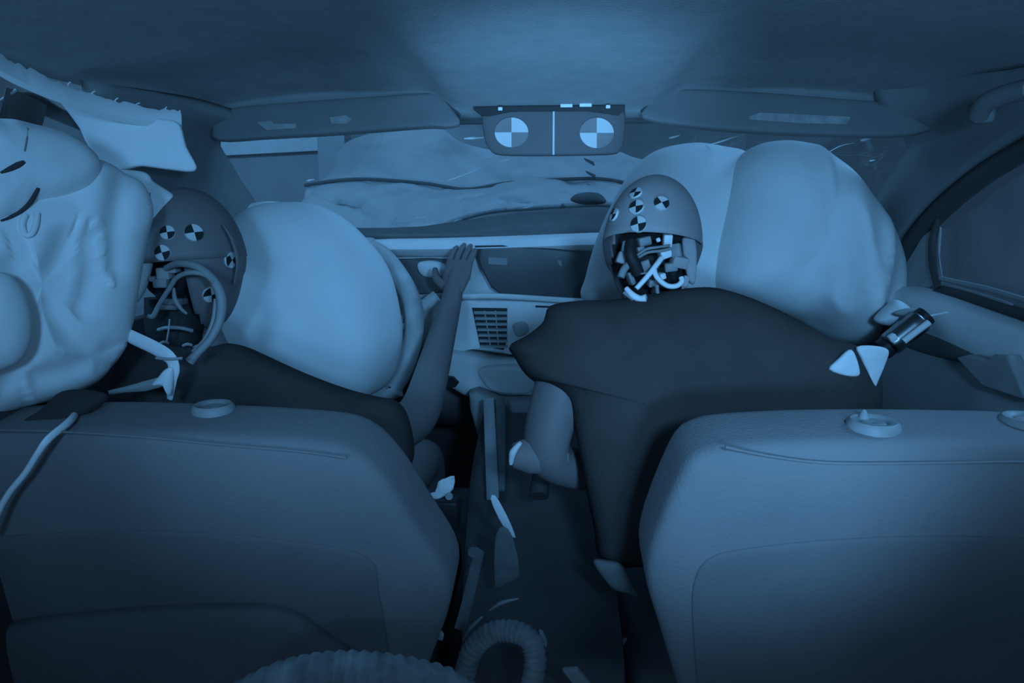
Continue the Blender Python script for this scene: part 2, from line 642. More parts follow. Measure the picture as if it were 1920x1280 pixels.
# window rubber, frame and pane
fr = [(2100, 190), (1995, 240), (1922, 280), (1840, 330), (1768, 390), (1712, 452), (1672, 512), (1664, 545), (1760, 545), (1800, 549), (1920, 588), (2080, 640)]
fp = [X(p[0], p[1], 0.695) for p in fr]
obj('window_seal', tube(fp[:7], [0.016, 0.016, 0.017, 0.019, 0.019, 0.018, 0.014], seg=10, k=4), M['trimdark'], door)
obj('window_seal', tube([X(1762, 400, 0.69), X(1750, 450, 0.69), X(1752, 500, 0.69), X(1762, 540, 0.69)], [0.004, 0.008, 0.009, 0.008], seg=8, k=4), M['trimdark'], door)
obj('window_seal', tube(fp[-4:], 0.010, seg=8, k=4), M['trimdark'], door)
obj('pane', prism([p + Vector((0.012, 0, 0)) for p in cat_rom(fp, 3)], (0.004, 0, 0)), M['sideglass'], door, smooth=False)
mp = [X(p[0], p[1], 0.690) for p in [(1764, 522), (1800, 530), (1850, 541), (1900, 556), (1960, 574)]]
obj('window_molding', tube(mp, 0.0045, seg=8), M['door'], door)
mp = [X(p[0], p[1], 0.692) for p in [(1770, 533), (1820, 547), (1880, 566), (1900, 574)]]
obj('window_molding', tube(mp, 0.003, seg=8), M['guide'], door)
sl = [X(p[0], p[1], 0.690) for p in [(1728, 442), (1752, 424), (1748, 480), (1756, 536), (1700, 545), (1690, 505)]]
obj('sail_panel', prism(sl, (0.015, 0, 0)), M['door'], door, mods=[('bevel', 0.004)])
# grab handle above the passenger door
gh = thing('grab_handle', 'dark curved grab handle on the roof edge over the passenger window', 'handle', P(1880, 190, 1.02))
obj('grip', tube([P(1835, 215, 1.06), P(1850, 192, 1.03), P(1890, 176, 0.99), P(1935, 166, 0.95)], 0.013, seg=10), M['pillar'], gh)
obj('mount', box(P(1838, 212, 1.075), (0.03, 0.03, 0.03), bev=0.006), M['pillar'], gh)

# driver's door: mostly behind the curtain airbag
dl = struct(obj('door_2', loft([[(-0.715, y, z) for y in (0.35, 0.7, 1.0, 1.3, 1.5, 1.85, 2.2)] for z in (0.05, 0.3, 0.55, 0.80)]),
                M['trimdark'], mods=[('solid', 0.03, 1)]))
obj('pane', prism([(-0.72, 0.3, 0.80), (-0.72, 1.45, 0.80), (-0.72, 1.2, 1.05), (-0.70, 1.0, 1.12), (-0.70, 0.3, 1.13)], (-0.004, 0, 0)),
    M['sideglass'], dl, smooth=False)
obj('window_post', tube([(-0.735, 0.86, 0.8), (-0.725, 0.90, 1.0), (-0.70, 0.93, 1.13)], 0.035, seg=8, flat=0.4), M['trimdark'], dl)

# ------------------------------------------------------------------ crumpled bonnet beyond the glass
hood = thing('car_hood', 'pale buckled engine hood folded up beyond the cracked windshield', 'hood', (-0.2, 2.5, 0.85))
r1 = [P(612, 330, 3.1), P(640, 268, 3.1), P(720, 246, 3.0), (P(815, 236, 2.95)), P(870, 268, 2.9), P(990, 290, 2.9), P(1110, 286, 2.9), P(1160, 284, 2.9), P(1215, 300, 2.9), P(1420, 330, 2.9)]
r2 = [P(585, 345, 2.75), P(640, 337, 2.75), P(700, 334, 2.72), P(800, 341, 2.70), P(880, 352, 2.7), P(960, 340, 2.7), P(1060, 334, 2.7), P(1130, 334, 2.7), P(1200, 348, 2.7), P(1420, 400, 2.7)]
mid = [a.lerp(b, 0.5) + Vector((0, 0.06 * math.sin(i * 2.1), 0.0)) for i, (a, b) in enumerate(zip(r1, r2))]


def crumple(rows, amp, sc):
    return [[p + Vector((0, amp * (noise.fractal(p * sc, 0.8, 2.1, 4) + 0.7 * (1 - 2 * abs(noise.noise(p * sc * 1.3)))), 0)) for p in r] for r in rows]


obj('upper_panel', loft(crumple(smooth_rows([r1, mid, r2], 12, 10), 0.035, 3.0)), M['hood'], hood, mods=[('solid', 0.02, 1)], smooth='all')
r2b = [p + Vector((0, -0.03, -0.012)) for p in r2]
r3 = [P(560, 470, 2.35), P(620, 470, 2.35), P(680, 462, 2.35), P(790, 440, 2.34), P(900, 405, 2.36), P(990, 395, 2.40), P(1070, 390, 2.42), P(1130, 388, 2.42), P(1200, 395, 2.42), P(1420, 420, 2.42)]
mid = [a.lerp(b, 0.45) + Vector((0, -0.05 - 0.03 * math.sin(i * 1.7), 0.0)) for i, (a, b) in enumerate(zip(r2b, r3))]
obj('lower_panel', loft(crumple(smooth_rows([r2b, mid, r3], 12, 10), 0.05, 4.0)), M['hood'], hood, mods=[('solid', 0.02, 1)], smooth='all')
obj('fold_shadow', tube([p + Vector((0, -0.085, -0.006)) for p in r2], 0.0065, seg=8), M['dashdark'], hood, label='dark fold line across the hood')  # dark tube stands in for the shadow in the fold gap
tp = [(P(1096 + 3 * i, 296 + 24 * i, 2.56), P(1113 + 3 * i, 303 + 24 * i, 2.56)) for i in range(4)]
geos = []
for a, b in tp:
    geos.append(prism([a, b, b + Vector((0.004, 0, -0.012)), a + Vector((0.006, 0, -0.008))], (0, 0.05, 0)))
obj('striped_tape', merge(*geos), M['dashdark'], hood, smooth=False, label='dark diagonal tape marks')
obj('wiper_cap', inflate([P(1070, 376, 2.33), P(1080, 364, 2.33), P(1105, 360, 2.33), P(1126, 364, 2.33), P(1136, 380, 2.33), P(1100, 384, 2.33)],
                         0.02, 0.03, (0, -1, 0)), M['dashdark'], hood, label='dark domed cap')

# ------------------------------------------------------------------ dashboard
dash = thing('dashboard', 'pale dashboard with dark centre screen and slatted air vent', 'dashboard', (0, 1.8, 0.3))
prof = [(2.16, 0.86), (2.15, 0.955), (2.0, 0.955), (1.86, 0.930), (1.80, 0.905)]
pdrop = lambda x, z: z - (0.05 * min(1, max(0, (-0.08 - x) / 0.35)) if z > 0.92 else 0)
rows = [[(x, y - 0.05 * (x / 0.7) ** 2, pdrop(x, z)) for y, z in prof] for x in [-.70 + 1.4 * i / 14 for i in range(15)]]
obj('top_pad', loft(rows), M['dashdark'], dash, mods=[('solid', 0.01, 0)], label='dark upper pad')
lip = [P(560, 470, 1.74), P(690, 462, 1.74), P(800, 461, 1.74), P(900, 459, 1.74), P(1000, 456, 1.74), P(1120, 452, 1.74), P(1330, 452, 1.74), P(1600, 470, 1.70)]
lp = cat_rom(lip, 4)
pr = [(0.08, 0.020), (0.03, 0.014), (0.0, 0.004), (-0.006, -0.008), (0.004, -0.022), (0.03, -0.030)]
obj('front_lip', loft([[p + Vector((0, dy, dz)) for dy, dz in pr] for p in lp]), M['dash'], dash)
face = [(-0.70, 0.0), (-0.5, 0.0), (-0.24, 0.0), (-0.1, 0), (0.1, 0.0), (0.4, 0.0), (0.68, 0.0)]
rows = [[(x, 1.795 - 0.02 * (abs(x) > 0.3), 0.89), (x, 1.80, 0.80), (x, 1.80, 0.70), (x, 1.79, 0.64), (x, 1.81, 0.60), (x, 1.86, 0.58)] for x, _ in face]
obj('face_panel', loft(smooth_rows(rows)), M['dash'], dash, mods=[('solid', 0.01, -1)])
obj('knee_panel', loft([[(x, 1.81, 0.61), (x, 1.83, 0.5), (x, 1.90, 0.36)] for x, _ in face]), M['kneedark'], dash, mods=[('solid', 0.01, -1)])
# instrument recess by the wheel
ic = [P(p[0], p[1], 1.775) for p in [(728, 486), (800, 484), (842, 486), (846, 520), (838, 548), (790, 552), (740, 540)]]
obj('instrument_cluster', prism(ic, (0, 0.015, 0)), M['dashdark'], dash, mods=[('bevel', 0.004)])
obj('switch_pod', inflate([P(p[0], p[1], 1.765) for p in [(785, 492), (815, 488), (838, 498), (834, 516), (805, 520), (788, 512)]], 0.018, 0.012, (0, -1, 0), n=3), M['dash'], dash)
# screen panel
sc = [(888, 460), (940, 459), (1040, 466), (1112, 474), (1104, 515), (1096, 562), (1040, 561), (940, 552), (922, 540), (902, 505)]
obj('screen', prism([P(p[0], p[1], 1.735) for p in sc], (0, 0.02, 0)), M['screen'], dash, mods=[('bevel', 0.004)], label='dark trapezoid centre screen')
st = [P(p[0], p[1], 1.733) for p in [(916, 482), (951, 484), (951, 497), (916, 495)]]
obj('screen_sticker', prism(st, (0, 0.004, 0)), M['guide'], dash, smooth=False, label='small pale sticker on the screen')
obj('screen_nick', prism([P(p[0], p[1], 1.733) for p in [(1046, 488), (1052, 490), (1054, 499), (1049, 497)]], (0, 0.004, 0)), M['guide'], dash, smooth=False)
obj('screen_sill', tube([P(868, 556, 1.72), P(935, 555, 1.72), P(1050, 562, 1.72), P(1110, 566, 1.72)], 0.007, seg=8), M['dash'], dash)
# centre stack
cs = [(862, 566), (900, 562), (980, 563), (1100, 572), (1180, 590), (1180, 680), (1010, 672), (960, 662), (880, 652), (832, 660), (838, 620)]
obj('centre_stack', inflate([P(p[0], p[1], 1.73) for p in cs], 0.03, 0.03, (0, -1, 0), n=6, smooth=3, m=120), M['dash'], dash)
vo = [(885, 577), (951, 578), (950, 640), (944, 656), (900, 648)]
obj('vent_recess', prism([P(p[0], p[1], 1.697) for p in vo], (0, 0.01, 0)), M['black'], dash, smooth=False, label='dark air vent opening')
geos = []
for i in range(7):
    y = 586 + 10.3 * i
    l = 887 + (y - 577) * 0.20
    a, b = P(l, y, 1.69), P(951, y + 0.6 + 0.4 * i, 1.69)
    geos.append(box((a + b) / 2, ((b - a).length, 0.007, 0.0050), rot=look_rot((0, 1, 0)) @ rot_xyz(0.3, 0, 0)))
for t in (0.33, 0.66):
    a, b = P(888 + 62 * t, 582, 1.693), P(905 + 45 * t, 650, 1.693)
    geos.append(tube([a, b], 0.0018, seg=6, k=1))
obj('vent_slats', merge(*geos), M['slat'], dash, smooth=False)
obj('stack_knob', inflate([P(p[0], p[1], 1.695) for p in [(962, 608), (985, 604), (990, 622), (970, 630)]], 0.014, 0.004, (0, -1, 0), n=4), M['slat'], dash)
obj('stack_slot', prism([P(p[0], p[1], 1.698) for p in [(1004, 573), (1030, 574), (1030, 577), (1004, 576)]], (0, 0.006, 0)), M['black'], dash, smooth=False)
# lower bowl and cubby under the stack
ls = [(836, 658), (880, 660), (930, 670), (1010, 676), (1080, 690), (1080, 760), (990, 750), (930, 746), (880, 740), (832, 706)]
obj('lower_stack', inflate([P(p[0], p[1], 1.70) for p in ls], 0.05, 0.06, (0, -1, 0), n=4, smooth=3), M['dash'], dash)
bw = [(900, 690), (950, 684), (1015, 690), (1010, 722), (980, 736), (930, 732), (908, 715)]
obj('ash_tray', inflate([P(p[0], p[1], 1.645) for p in bw], 0.022, 0.02, (0, -1, 0), n=5), M['dash'], dash, label='rounded pull-out tray')
ck = [(822, 706), (850, 708), (860, 718), (854, 726), (826, 724)]
obj('cubby_slot', prism([P(p[0], p[1], 1.642) for p in ck], (0, 0.02, 0)), M['black'], dash, smooth=False)
lo = [P(p[0], p[1], 1.60) for p in [(880, 735), (940, 748), (1000, 748), (1060, 760), (1060, 900), (930, 900), (905, 840)]]
obj('tunnel_front', inflate(lo, 0.03, 0.08, (0, -1, 0), n=4, smooth=3), M['door'], dash)

# centre console between the seats
con = thing('center_console', 'dark centre console running back between the two front seats', 'console', (-0.05, 1.1, 0.04))
rows = []
for y, zt, xl, xr in [(1.55, 0.50, -0.16, 0.06), (1.35, 0.44, -0.165, 0.085), (1.15, 0.38, -0.155, 0.112), (0.98, 0.34, -0.14, 0.118), (0.88, 0.30, -0.125, 0.115), (0.86, 0.05, -0.125, 0.115)]:
    rows.append([(xl - 0.01, y, 0.05), (xl, y, zt - 0.03), (xl + 0.02, y, zt), ((xl + xr) / 2, y, zt + 0.006), (xr - 0.02, y, zt), (xr, y, zt - 0.03), (xr + 0.01, y, 0.05)])
obj('console_body', loft(smooth_rows(rows)), M['trimdark'], con)
obj('side_rail', tube([P(916, 748, 1.50), P(920, 840, 1.36), P(924, 935, 1.24)], 0.012, seg=8, flat=0.25, updir=(0, -1, 0.2)), M['door'], con)
obj('side_rail', tube([P(938, 748, 1.52), P(938, 840, 1.38), P(936, 920, 1.27)], 0.011, seg=8, flat=0.25, updir=(0, -1, 0.2)), M['webbing'], con)
gl = obj('gear_lever', tube([P(1010, 930, 1.14), P(1018, 850, 1.20)], [0.018, 0.012], seg=10), M['trimdark'], con)

# ------------------------------------------------------------------ rear-view mirror with targets
mir = thing('rear_view_mirror', 'dark mirror panel with two round quartered targets under the roof console', 'mirror', P(1040, 250, 1.33))
mo = [(908, 206), (960, 202), (1110, 202), (1165, 206), (1172, 225), (1170, 262), (1162, 284), (1140, 290), (1040, 292), (940, 291), (918, 280), (908, 256)]
obj('mirror_body', inflate([P(p[0], p[1], 1.33) for p in mo], 0.014, 0.022, (0, -1, 0), n=7, smooth=4, m=120), M['mirror'], mir)
br = [(886, 203), (960, 200), (1172, 198), (1172, 205), (1160, 216), (1100, 208), (960, 209), (915, 218), (903, 216)]
obj('top_bracket', prism([P(p[0], p[1], 1.312) for p in br], (0, 0.05, 0)), M['black'], mir, smooth=False)
for px, py in [(938, 204), (1140, 200), (1062, 198), (1098, 197)]:
    obj('bracket_clip', box(P(px, py, 1.308), (0.008 if px in (938, 1140) else 0.022, 0.006, 0.006), bev=0.001), M['white'], mir)
a, b = P(1038, 206, 1.312), P(1038, 290, 1.312)
obj('divider_line', prism([P(1036.5, 207, 1.314), P(1040, 207, 1.314), P(1039.5, 290, 1.314), P(1036, 290, 1.314)], (0, 0.003, 0)), M['paper'], mir, smooth=False, label='white vertical divider line')
for cx, cy, rx, ry in [(959, 248, 31.5, 28), (1119, 249, 32, 28.5)]:
    V, Fc, I = [], [], []
    n = 48
    for i in range(n):
        t = 2 * math.pi * i / n
        V.append(P(cx + rx * math.cos(t), cy - ry * math.sin(t), 1.313))
    V.append(P(cx, cy, 1.3125))
    for i in range(n):
        Fc.append((i, (i + 1) % n, n))
        I.append(0 if (i * 4 // n) in (0, 2) else 1)
    k = len(V)
    V2 = V + [v + Vector((0, 0.004, 0)) for v in V[:n]]
    for i in range(n):
        Fc.append((i, (i + 1) % n, k + (i + 1) % n, k + i))
        I.append(0)
    obj('round_target', (V2, Fc, I), [M['paper'], M['greyink']], mir, smooth=False, label='white and grey quartered round target')

# ------------------------------------------------------------------ sun visors
def visor(out, label_out, text, Y0, slope):
    c = sum((P(p[0], p[1], Y0) for p in out), Vector()) / len(out)
    r = thing('sun_visor', text, 'sun visor', c, 'sun visors along the windshield top')
    nrm = Vector((0, -1, slope))
    pl = lambda p, d=0: on(p[0], p[1], Vector((c.x, Y0 + d, c.z)), nrm)
    obj('visor_panel', inflate([pl(p) for p in out], 0.011, 0.009, nrm, n=5, smooth=4, m=140), M['visor'], r)
    for lo_ in label_out:
        obj('warning_label', prism([pl(p, -0.014) for p in lo_], (0, 0.004, 0)), M['label'], r, smooth=False, label='faint pale warning label')
    return r


visor([(425, 208), (560, 194), (700, 184), (800, 178), (826, 182), (850, 208), (864, 232), (840, 240), (800, 240), (640, 252), (500, 260), (410, 264), (400, 240)],
      [[(482, 229), (508, 226), (514, 232), (555, 232), (554, 240), (500, 244)], [(618, 220), (648, 216), (660, 224), (650, 232), (622, 232)]],
      'sun visor with two patchy labels over the driver airbag', 1.33, 0.35)
vr = visor([(1204, 222), (1222, 190), (1244, 172), (1275, 170), (1420, 176), (1600, 190), (1760, 202), (1790, 212), (1770, 236), (1690, 256), (1560, 256), (1420, 250), (1300, 240)],
      [[(1405, 218), (1425, 211), (1470, 213), (1595, 219), (1588, 233), (1500, 231), (1404, 224)]],
      'sun visor with one long label over the twin-lobed passenger airbag', 1.33, 0.35)
# ------------------------------------------------------------------ front seats
def seat(outline, label, guides, panel, pocket, x0, x1, piping):
    bp = Vector(((x0 + x1) / 2, 0.80, 0.70))
    nrm = Vector((0, -1, -0.12)).normalized()
    r = thing('seat_assembly', label, 'car seat', ((x0 + x1) / 2, 1.0, 0.05), 'front seats')
    ps = [on(p[0], p[1], bp, nrm) for p in outline]
    back = obj('backrest', inflate(ps, 0.062, 0.062, nrm, n=7.5, smooth=5, m=160, K=20, center=bp + Vector((0, 0.024, -0.20))), M['seat'], r)
    # cushion on its base
    cu = box(((x0 + x1) / 2, 1.18, 0.225), (x1 - x0, 0.50, 0.13), bev=0.05, seg=4)
    obj('seat_cushion', cu, M['seat'], r)
    obj('seat_base', box(((x0 + x1) / 2, 1.12, 0.11), (x1 - x0 - 0.1, 0.44, 0.14), bev=0.02), M['trimdark'], r)
    for (px, py, rx) in guides:
        c = P(px, py, 0.80)
        c.z = 0.0
        tree = BVHTree.FromPolygons([v.co.copy() for v in back.data.vertices], [tuple(q.vertices) for q in back.data.polygons])
        p0 = P(px, py, 0.775)
        hit = tree.ray_cast(CAM - wloc(back), ray(px, py).normalized())
        h = hit[0] + wloc(back) if hit[0] else p0
        V, Fc = [], []
        R = rx
        pr = [(R, -0.006), (R, 0.004), (R * 0.86, 0.008), (R * 0.62, 0.007), (R * 0.52, 0.003), (R * 0.45, 0.005), (R * 0.30, 0.006), (0.001, 0.004)]
        rings = [[h + Vector((q * math.cos(2 * math.pi * i / 32), q * 0.95 * math.sin(2 * math.pi * i / 32), z)) for i in range(32)] for q, z in pr]
        obj('headrest_guide', loft(rings, True), M['guide'], r)
        if px == 1637:
            obj('guide_button', tube([h + Vector((-0.006, 0.012, 0.002)), h + Vector((-0.006, 0.013, 0.012)), h + Vector((-0.006, 0.014, 0.016))], [0.008, 0.004, 0.0012], seg=10), M['guide'], r)
    if panel:
        pp = [on(p[0], p[1], bp + nrm * 0.058, nrm) for p in panel]
        obj('back_panel', inflate(pp, 0.010, 0.012, nrm, n=6, smooth=4, m=120, K=18), M['seatpanel'], r)
    if pocket:
        pp = [on(p[0], p[1], bp + nrm * 0.066, nrm) for p in pocket]
        obj('map_pocket', inflate(pp, 0.026, 0.008, nrm, n=4, smooth=4, m=120), M['seatpanel'], r)
    pp = [on(p[0], p[1], bp + nrm * 0.0605, nrm) for p in piping]
    obj('piping', tube(pp, 0.0016, seg=8), M['seat'], r)
    return r


seatL = seat([(-90, 796), (0, 784), (180, 776), (400, 782), (600, 794), (680, 812), (738, 864), (795, 950), (852, 1045), (848, 1110), (815, 1200), (780, 1300), (745, 1480),
              (300, 1560), (-60, 1540), (-150, 1300), (-150, 1000), (-130, 840)],
             "front seat with white cable over its back, under the side curtain airbag",
             [(400, 768, 0.026)], [(20, 1000), (300, 990), (560, 1010), (690, 1040), (712, 1100), (735, 1300), (700, 1480), (300, 1520), (-60, 1500), (-110, 1300), (-70, 1030)],
             [(0, 1170), (200, 1140), (420, 1128), (540, 1136), (610, 1180), (690, 1260), (690, 1460), (300, 1500), (-40, 1480), (-80, 1250)], -0.62, -0.19, [(-60, 806), (80, 808), (250, 818), (420, 834), (560, 846), (650, 858)])
seatR = seat([(1232, 925), (1272, 838), (1300, 815), (1345, 802), (1480, 794), (1640, 792), (1800, 794), (1940, 800), (2040, 830), (2090, 950), (2110, 1150), (2080, 1420), (1900, 1560),
              (1400, 1560), (1320, 1440), (1272, 1280), (1230, 1140), (1206, 1060), (1206, 1005)],
             "front seat with bright upper back behind the slumped black-shirted dummy",
             [(1637, 799, 0.029), (1925, 793, 0.029)], [(1310, 1060), (1420, 1020), (1700, 1000), (1960, 1010), (2040, 1060), (2060, 1300), (2010, 1420), (1850, 1520), (1450, 1520), (1340, 1450), (1300, 1200)],
             None, 0.13, 0.60, [(1360, 838), (1450, 856), (1560, 868), (1740, 868), (1920, 866), (2000, 872)])

# ------------------------------------------------------------------ airbags
da = thing('driver_airbag', 'large domed pale airbag standing off the steering wheel', 'airbag', P(590, 640, 1.5))
o1 = [(700, 497), (722, 560), (734, 640), (726, 700), (706, 734), (680, 741), (650, 728), (560, 700), (470, 670), (405, 660), (408, 600), (428, 530), (450, 455), (478, 405), (514, 382), (560, 380), (612, 402), (660, 445)]
obj('main_chamber', inflate([P(p[0], p[1], 1.46) for p in o1], 0.15, 0.12, Vector((-0.30, -1, 0.0)), n=3.4, smooth=4, m=128, K=22,
                            fold=0.003, fscale=6), M['bag'], da, smooth='all')
o2 = [(400, 440), (415, 402), (455, 384), (520, 378), (570, 400), (540, 460), (470, 520), (410, 540), (392, 500)]
obj('side_fold', inflate([P(p[0], p[1], 1.60) for p in o2], 0.08, 0.08, Vector((0, -1, 0)), n=2.4), M['bag'], da, smooth='all')

pa = thing('passenger_airbag', 'huge twin-lobed pale airbag in front of the black-shirted dummy', 'airbag', P(1420, 600, 1.6))


def folds(v, w, ax):
    # creased cloth on the outboard flank
    k = max(0, min(1, (v.x - 0.46) / 0.08))
    q = 1 - abs(noise.noise(Vector((v.x * 13, v.y * 3, v.z * 5)))) * 2.6
    gz = math.exp(-((v.x - 0.50 - 0.25 * abs(v.z - 0.88)) / 0.035) ** 2)
    fl = math.exp(-((v.x - 0.60) / 0.018) ** 2) * max(0, 1 - abs(v.z - 0.80) / 0.13)
    return v + Vector(ax) * w * (0.030 * k * q - 0.030 * gz + 0.03 * fl)


lob = [(1330, 545), (1322, 480), (1338, 400), (1362, 320), (1392, 288), (1430, 272), (1480, 270), (1530, 284), (1572, 318), (1610, 370), (1645, 430), (1668, 490), (1676, 550), (1672, 605), (1640, 640), (1600, 648), (1545, 634), (1480, 600), (1400, 575)]
obj('outboard_lobe', inflate([P(p[0], p[1], 1.52) for p in lob], 0.20, 0.16, Vector((-0.1, -1, 0.1)), n=2.6, smooth=4, m=128, K=20, fn=folds), M['bag'], pa, smooth='all')
lob = [(1095, 565), (1100, 520), (1120, 450), (1150, 380), (1185, 320), (1225, 285), (1290, 271), (1345, 277), (1395, 296), (1400, 380), (1380, 480), (1350, 560), (1300, 590), (1180, 600)]
obj('inboard_lobe', inflate([P(p[0], p[1], 1.57) for p in lob], 0.16, 0.14, Vector((0.1, -1, 0.1)), n=2.4, smooth=4, m=128, K=18), M['bag'], pa, smooth='all')
obj('edge_seam', tube([P(1652, 470, 1.38), P(1656, 510, 1.37), P(1655, 560, 1.37)], 0.012, seg=8, flat=0.3), M['bag'], pa)

# curtain airbag along the driver's side
ca = thing('curtain_airbag', 'white side curtain airbag billowing along the driver door, beside the tilted dummy head', 'airbag', (-0.62, 1.0, 0.75))
axc = Vector((0.75, -0.65, 0.1))


def cp(p, x=-0.66):
    q = X(p[0], p[1], x)
    return q


def creases(lines, width, depth):
    """soft valleys pressed into the cloth along lines, with a ridge beside each"""
    segs = []
    for ln_ in lines:
        q = [ray(*p).normalized() for p in ln_]
        segs += list(zip(q[:-1], q[1:]))

    def fn(v, w, ax):
        d = (v - CAM).normalized()
        best, side = 9, 0
        for a_, b_ in segs:
            t = max(0, min(1, (d - a_).dot(b_ - a_) / (b_ - a_).length_squared))
            e = d - a_.lerp(b_, t)
            if e.length < best:
                best = e.length
                side = 1 if (b_ - a_).cross(e).dot(d) > 0 else -1
        u = best * F / width
        return v + ax * w * depth * (-math.exp(-u * u) + 0.8 * math.exp(-((u - 2.0) / 1.2) ** 2) * (side > 0))
    return fn


main_creases = creases([[(125, 452), (100, 510), (92, 575), (130, 630), (190, 678)], [(165, 455), (168, 520), (150, 575)],
                        [(28, 500), (58, 590), (55, 660), (10, 720)], [(232, 340), (216, 420), (214, 500)], [(70, 705), (130, 690), (200, 660)]], 17, 0.0085)
o = [(-120, 330), (40, 300), (160, 300), (220, 326), (256, 348), (274, 395), (266, 440), (256, 490), (246, 550), (236, 605), (214, 662), (176, 708), (120, 738), (30, 762), (-60, 790), (-160, 790), (-220, 560)]
obj('main_chamber', inflate([on(p[0], p[1], (-0.62, 0.98, 0.9), Vector((0.8, -0.6, 0))) for p in o], 0.10, 0.035, axc, n=3, smooth=4, m=180, K=36,
                            fold=0.005, fscale=5.5, fn=main_creases), M['curtain'], ca, smooth='all')
o = [(-80, 240), (0, 224), (50, 232), (130, 255), (176, 290), (190, 325), (180, 360), (130, 380), (70, 395), (20, 425), (-80, 440)]
obj('upper_roll', inflate([on(p[0], p[1], (-0.60, 0.92, 1.0), Vector((0.8, -0.6, 0))) for p in o], 0.055, 0.045, axc, n=2.2, smooth=4, fold=0.006, fscale=14), M['curtain'], ca, smooth='all')
o = [(190, 324), (265, 322), (284, 340), (326, 368), (340, 396), (316, 426), (288, 478), (270, 545), (240, 570), (200, 480), (180, 390)]
obj('front_fold', inflate([on(p[0], p[1], (-0.60, 1.08, 0.95), Vector((0.6, -0.8, 0))) for p in o], 0.035, 0.04, axc, n=2.4, smooth=4, fold=0.008, fscale=10), M['curtain'], ca, smooth='all')
o = [(-100, 520), (0, 510), (40, 540), (60, 600), (50, 660), (10, 690), (-80, 700)]
obj('rear_fold', inflate([on(p[0], p[1], (-0.57, 0.86, 0.86), Vector((0.8, -0.6, 0))) for p in o], 0.03, 0.04, axc, n=2.2, smooth=4), M['curtain'], ca, smooth='all')


def lay(px, py, trees, lift):
    """the point of a surface under a pixel, lifted toward the viewer"""
    d = ray(px, py).normalized()
    hs = [h for h in (t.ray_cast(CAM, d) for t in trees) if h[0] is not None]
    h = min(hs, key=lambda q: q[3])
    return h[0] - d * lift


def tree_of(o):
    w = wloc(o)
    return BVHTree.FromPolygons([v.co + w for v in o.data.vertices], [tuple(q.vertices) for q in o.data.polygons])


ct = [tree_of(q) for q in ca.children]
for pts in ([(1, 414), (18, 408), (38, 396), (58, 376), (72, 352)], [(1, 324), (20, 316), (46, 303)]):
    obj('fold_shade', tube([lay(p[0], p[1], ct, 0.000) for p in pts], [0.0012, 0.002, 0.003, 0.0035, 0.002], seg=8, k=4), M['foldshade'], ca, label='dark slit in the cloth')  # dark tubes paint the shade in the curtain folds
for pts in ([(277, 346), (281, 362), (279, 384)], [(52, 240), (50, 262), (46, 284)]):
    obj('seam_line', tube([lay(p[0], p[1], ct, -0.0004) for p in pts], 0.0012, seg=6, k=4), M['guide'], ca)
obj('tether_loop', tube([lay(p[0], p[1], ct, 0.002) for p in [(48, 402), (42, 420), (48, 440), (60, 438), (68, 420), (70, 400)]], 0.0035, seg=8), M['curtain'], ca)

# torn roof-edge cloth hanging over the curtain airbag
to = thing('torn_roof_trim', 'pale frayed trim strip hanging loose from the roof above the curtain airbag', 'trim', (-0.6, 1.05, 1.1))
sp = [(-90, 62, .80), (0, 122, .86), (60, 152, .90), (130, 180, .95), (200, 204, 1.0), (270, 218, 1.05), (340, 226, 1.10)]
ln = cat_rom([P(*p) for p in sp], 8)
rows = []
random.seed(11)
for i, p in enumerate(ln):
    w = 0.014
    j = random.uniform(-0.0025, 0.0025)
    rows.append([p + Vector((0, 0, w + j)), p + Vector((0.004, -0.006, w * 0.5)), p + Vector((0.004, -0.008, -w * 0.5)), p + Vector((0, 0, -w)), p + Vector((-0.004, 0.008, 0))])
V, Fc = loft(rows, True)
n5 = len(rows)
Fc += [(0, 1, 2, 3, 4), tuple(5 * (n5 - 1) + k for k in range(5))]
obj('frayed_edge', (V, Fc), M['curtain'], to)
fl = [(110, 176), (200, 200), (290, 222), (336, 232), (350, 275), (369, 312), (360, 322), (330, 320), (285, 314), (262, 312), (230, 320), (190, 326), (176, 290), (160, 262), (150, 240)]
obj('hanging_flap', inflate([on(p[0], p[1], P(250, 260, 1.055), Vector((0.35, -0.93, 0))) for p in fl], 0.010, 0.006, Vector((0.35, -0.93, 0.1)), n=5, smooth=3, m=110,
                            fold=0.006, fscale=12), M['curtain'], to, smooth='all')
random.seed(5)
for i in range(5):
    q = ln[int(len(ln) * (0.5 + 0.1 * i))] + Vector((0, 0, 0.013))
    obj('loose_thread', tube([q, q + Vector((random.uniform(-.003, .003), 0, 0.003)), q + Vector((random.uniform(0, .006), 0, 0.005))], 0.0009, seg=5, k=3), M['curtain'], to)
# bits of the window rail behind
rail = thing('window_rail', 'dark metal rail in the gap above the curtain airbag', 'rail', P(60, 190, 0.98))
obj('rail_bar', tube([P(-60, 290, .90), P(30, 185, .97), P(110, 215, 1.05), P(170, 240, 1.12)], 0.016, seg=8, flat=0.5), M['trimdark'], rail)
obj('rail_edge', tube([P(0, 190, .90), P(20, 176, .90), P(32, 168, .90)], 0.002, seg=6), M['guide'], rail)

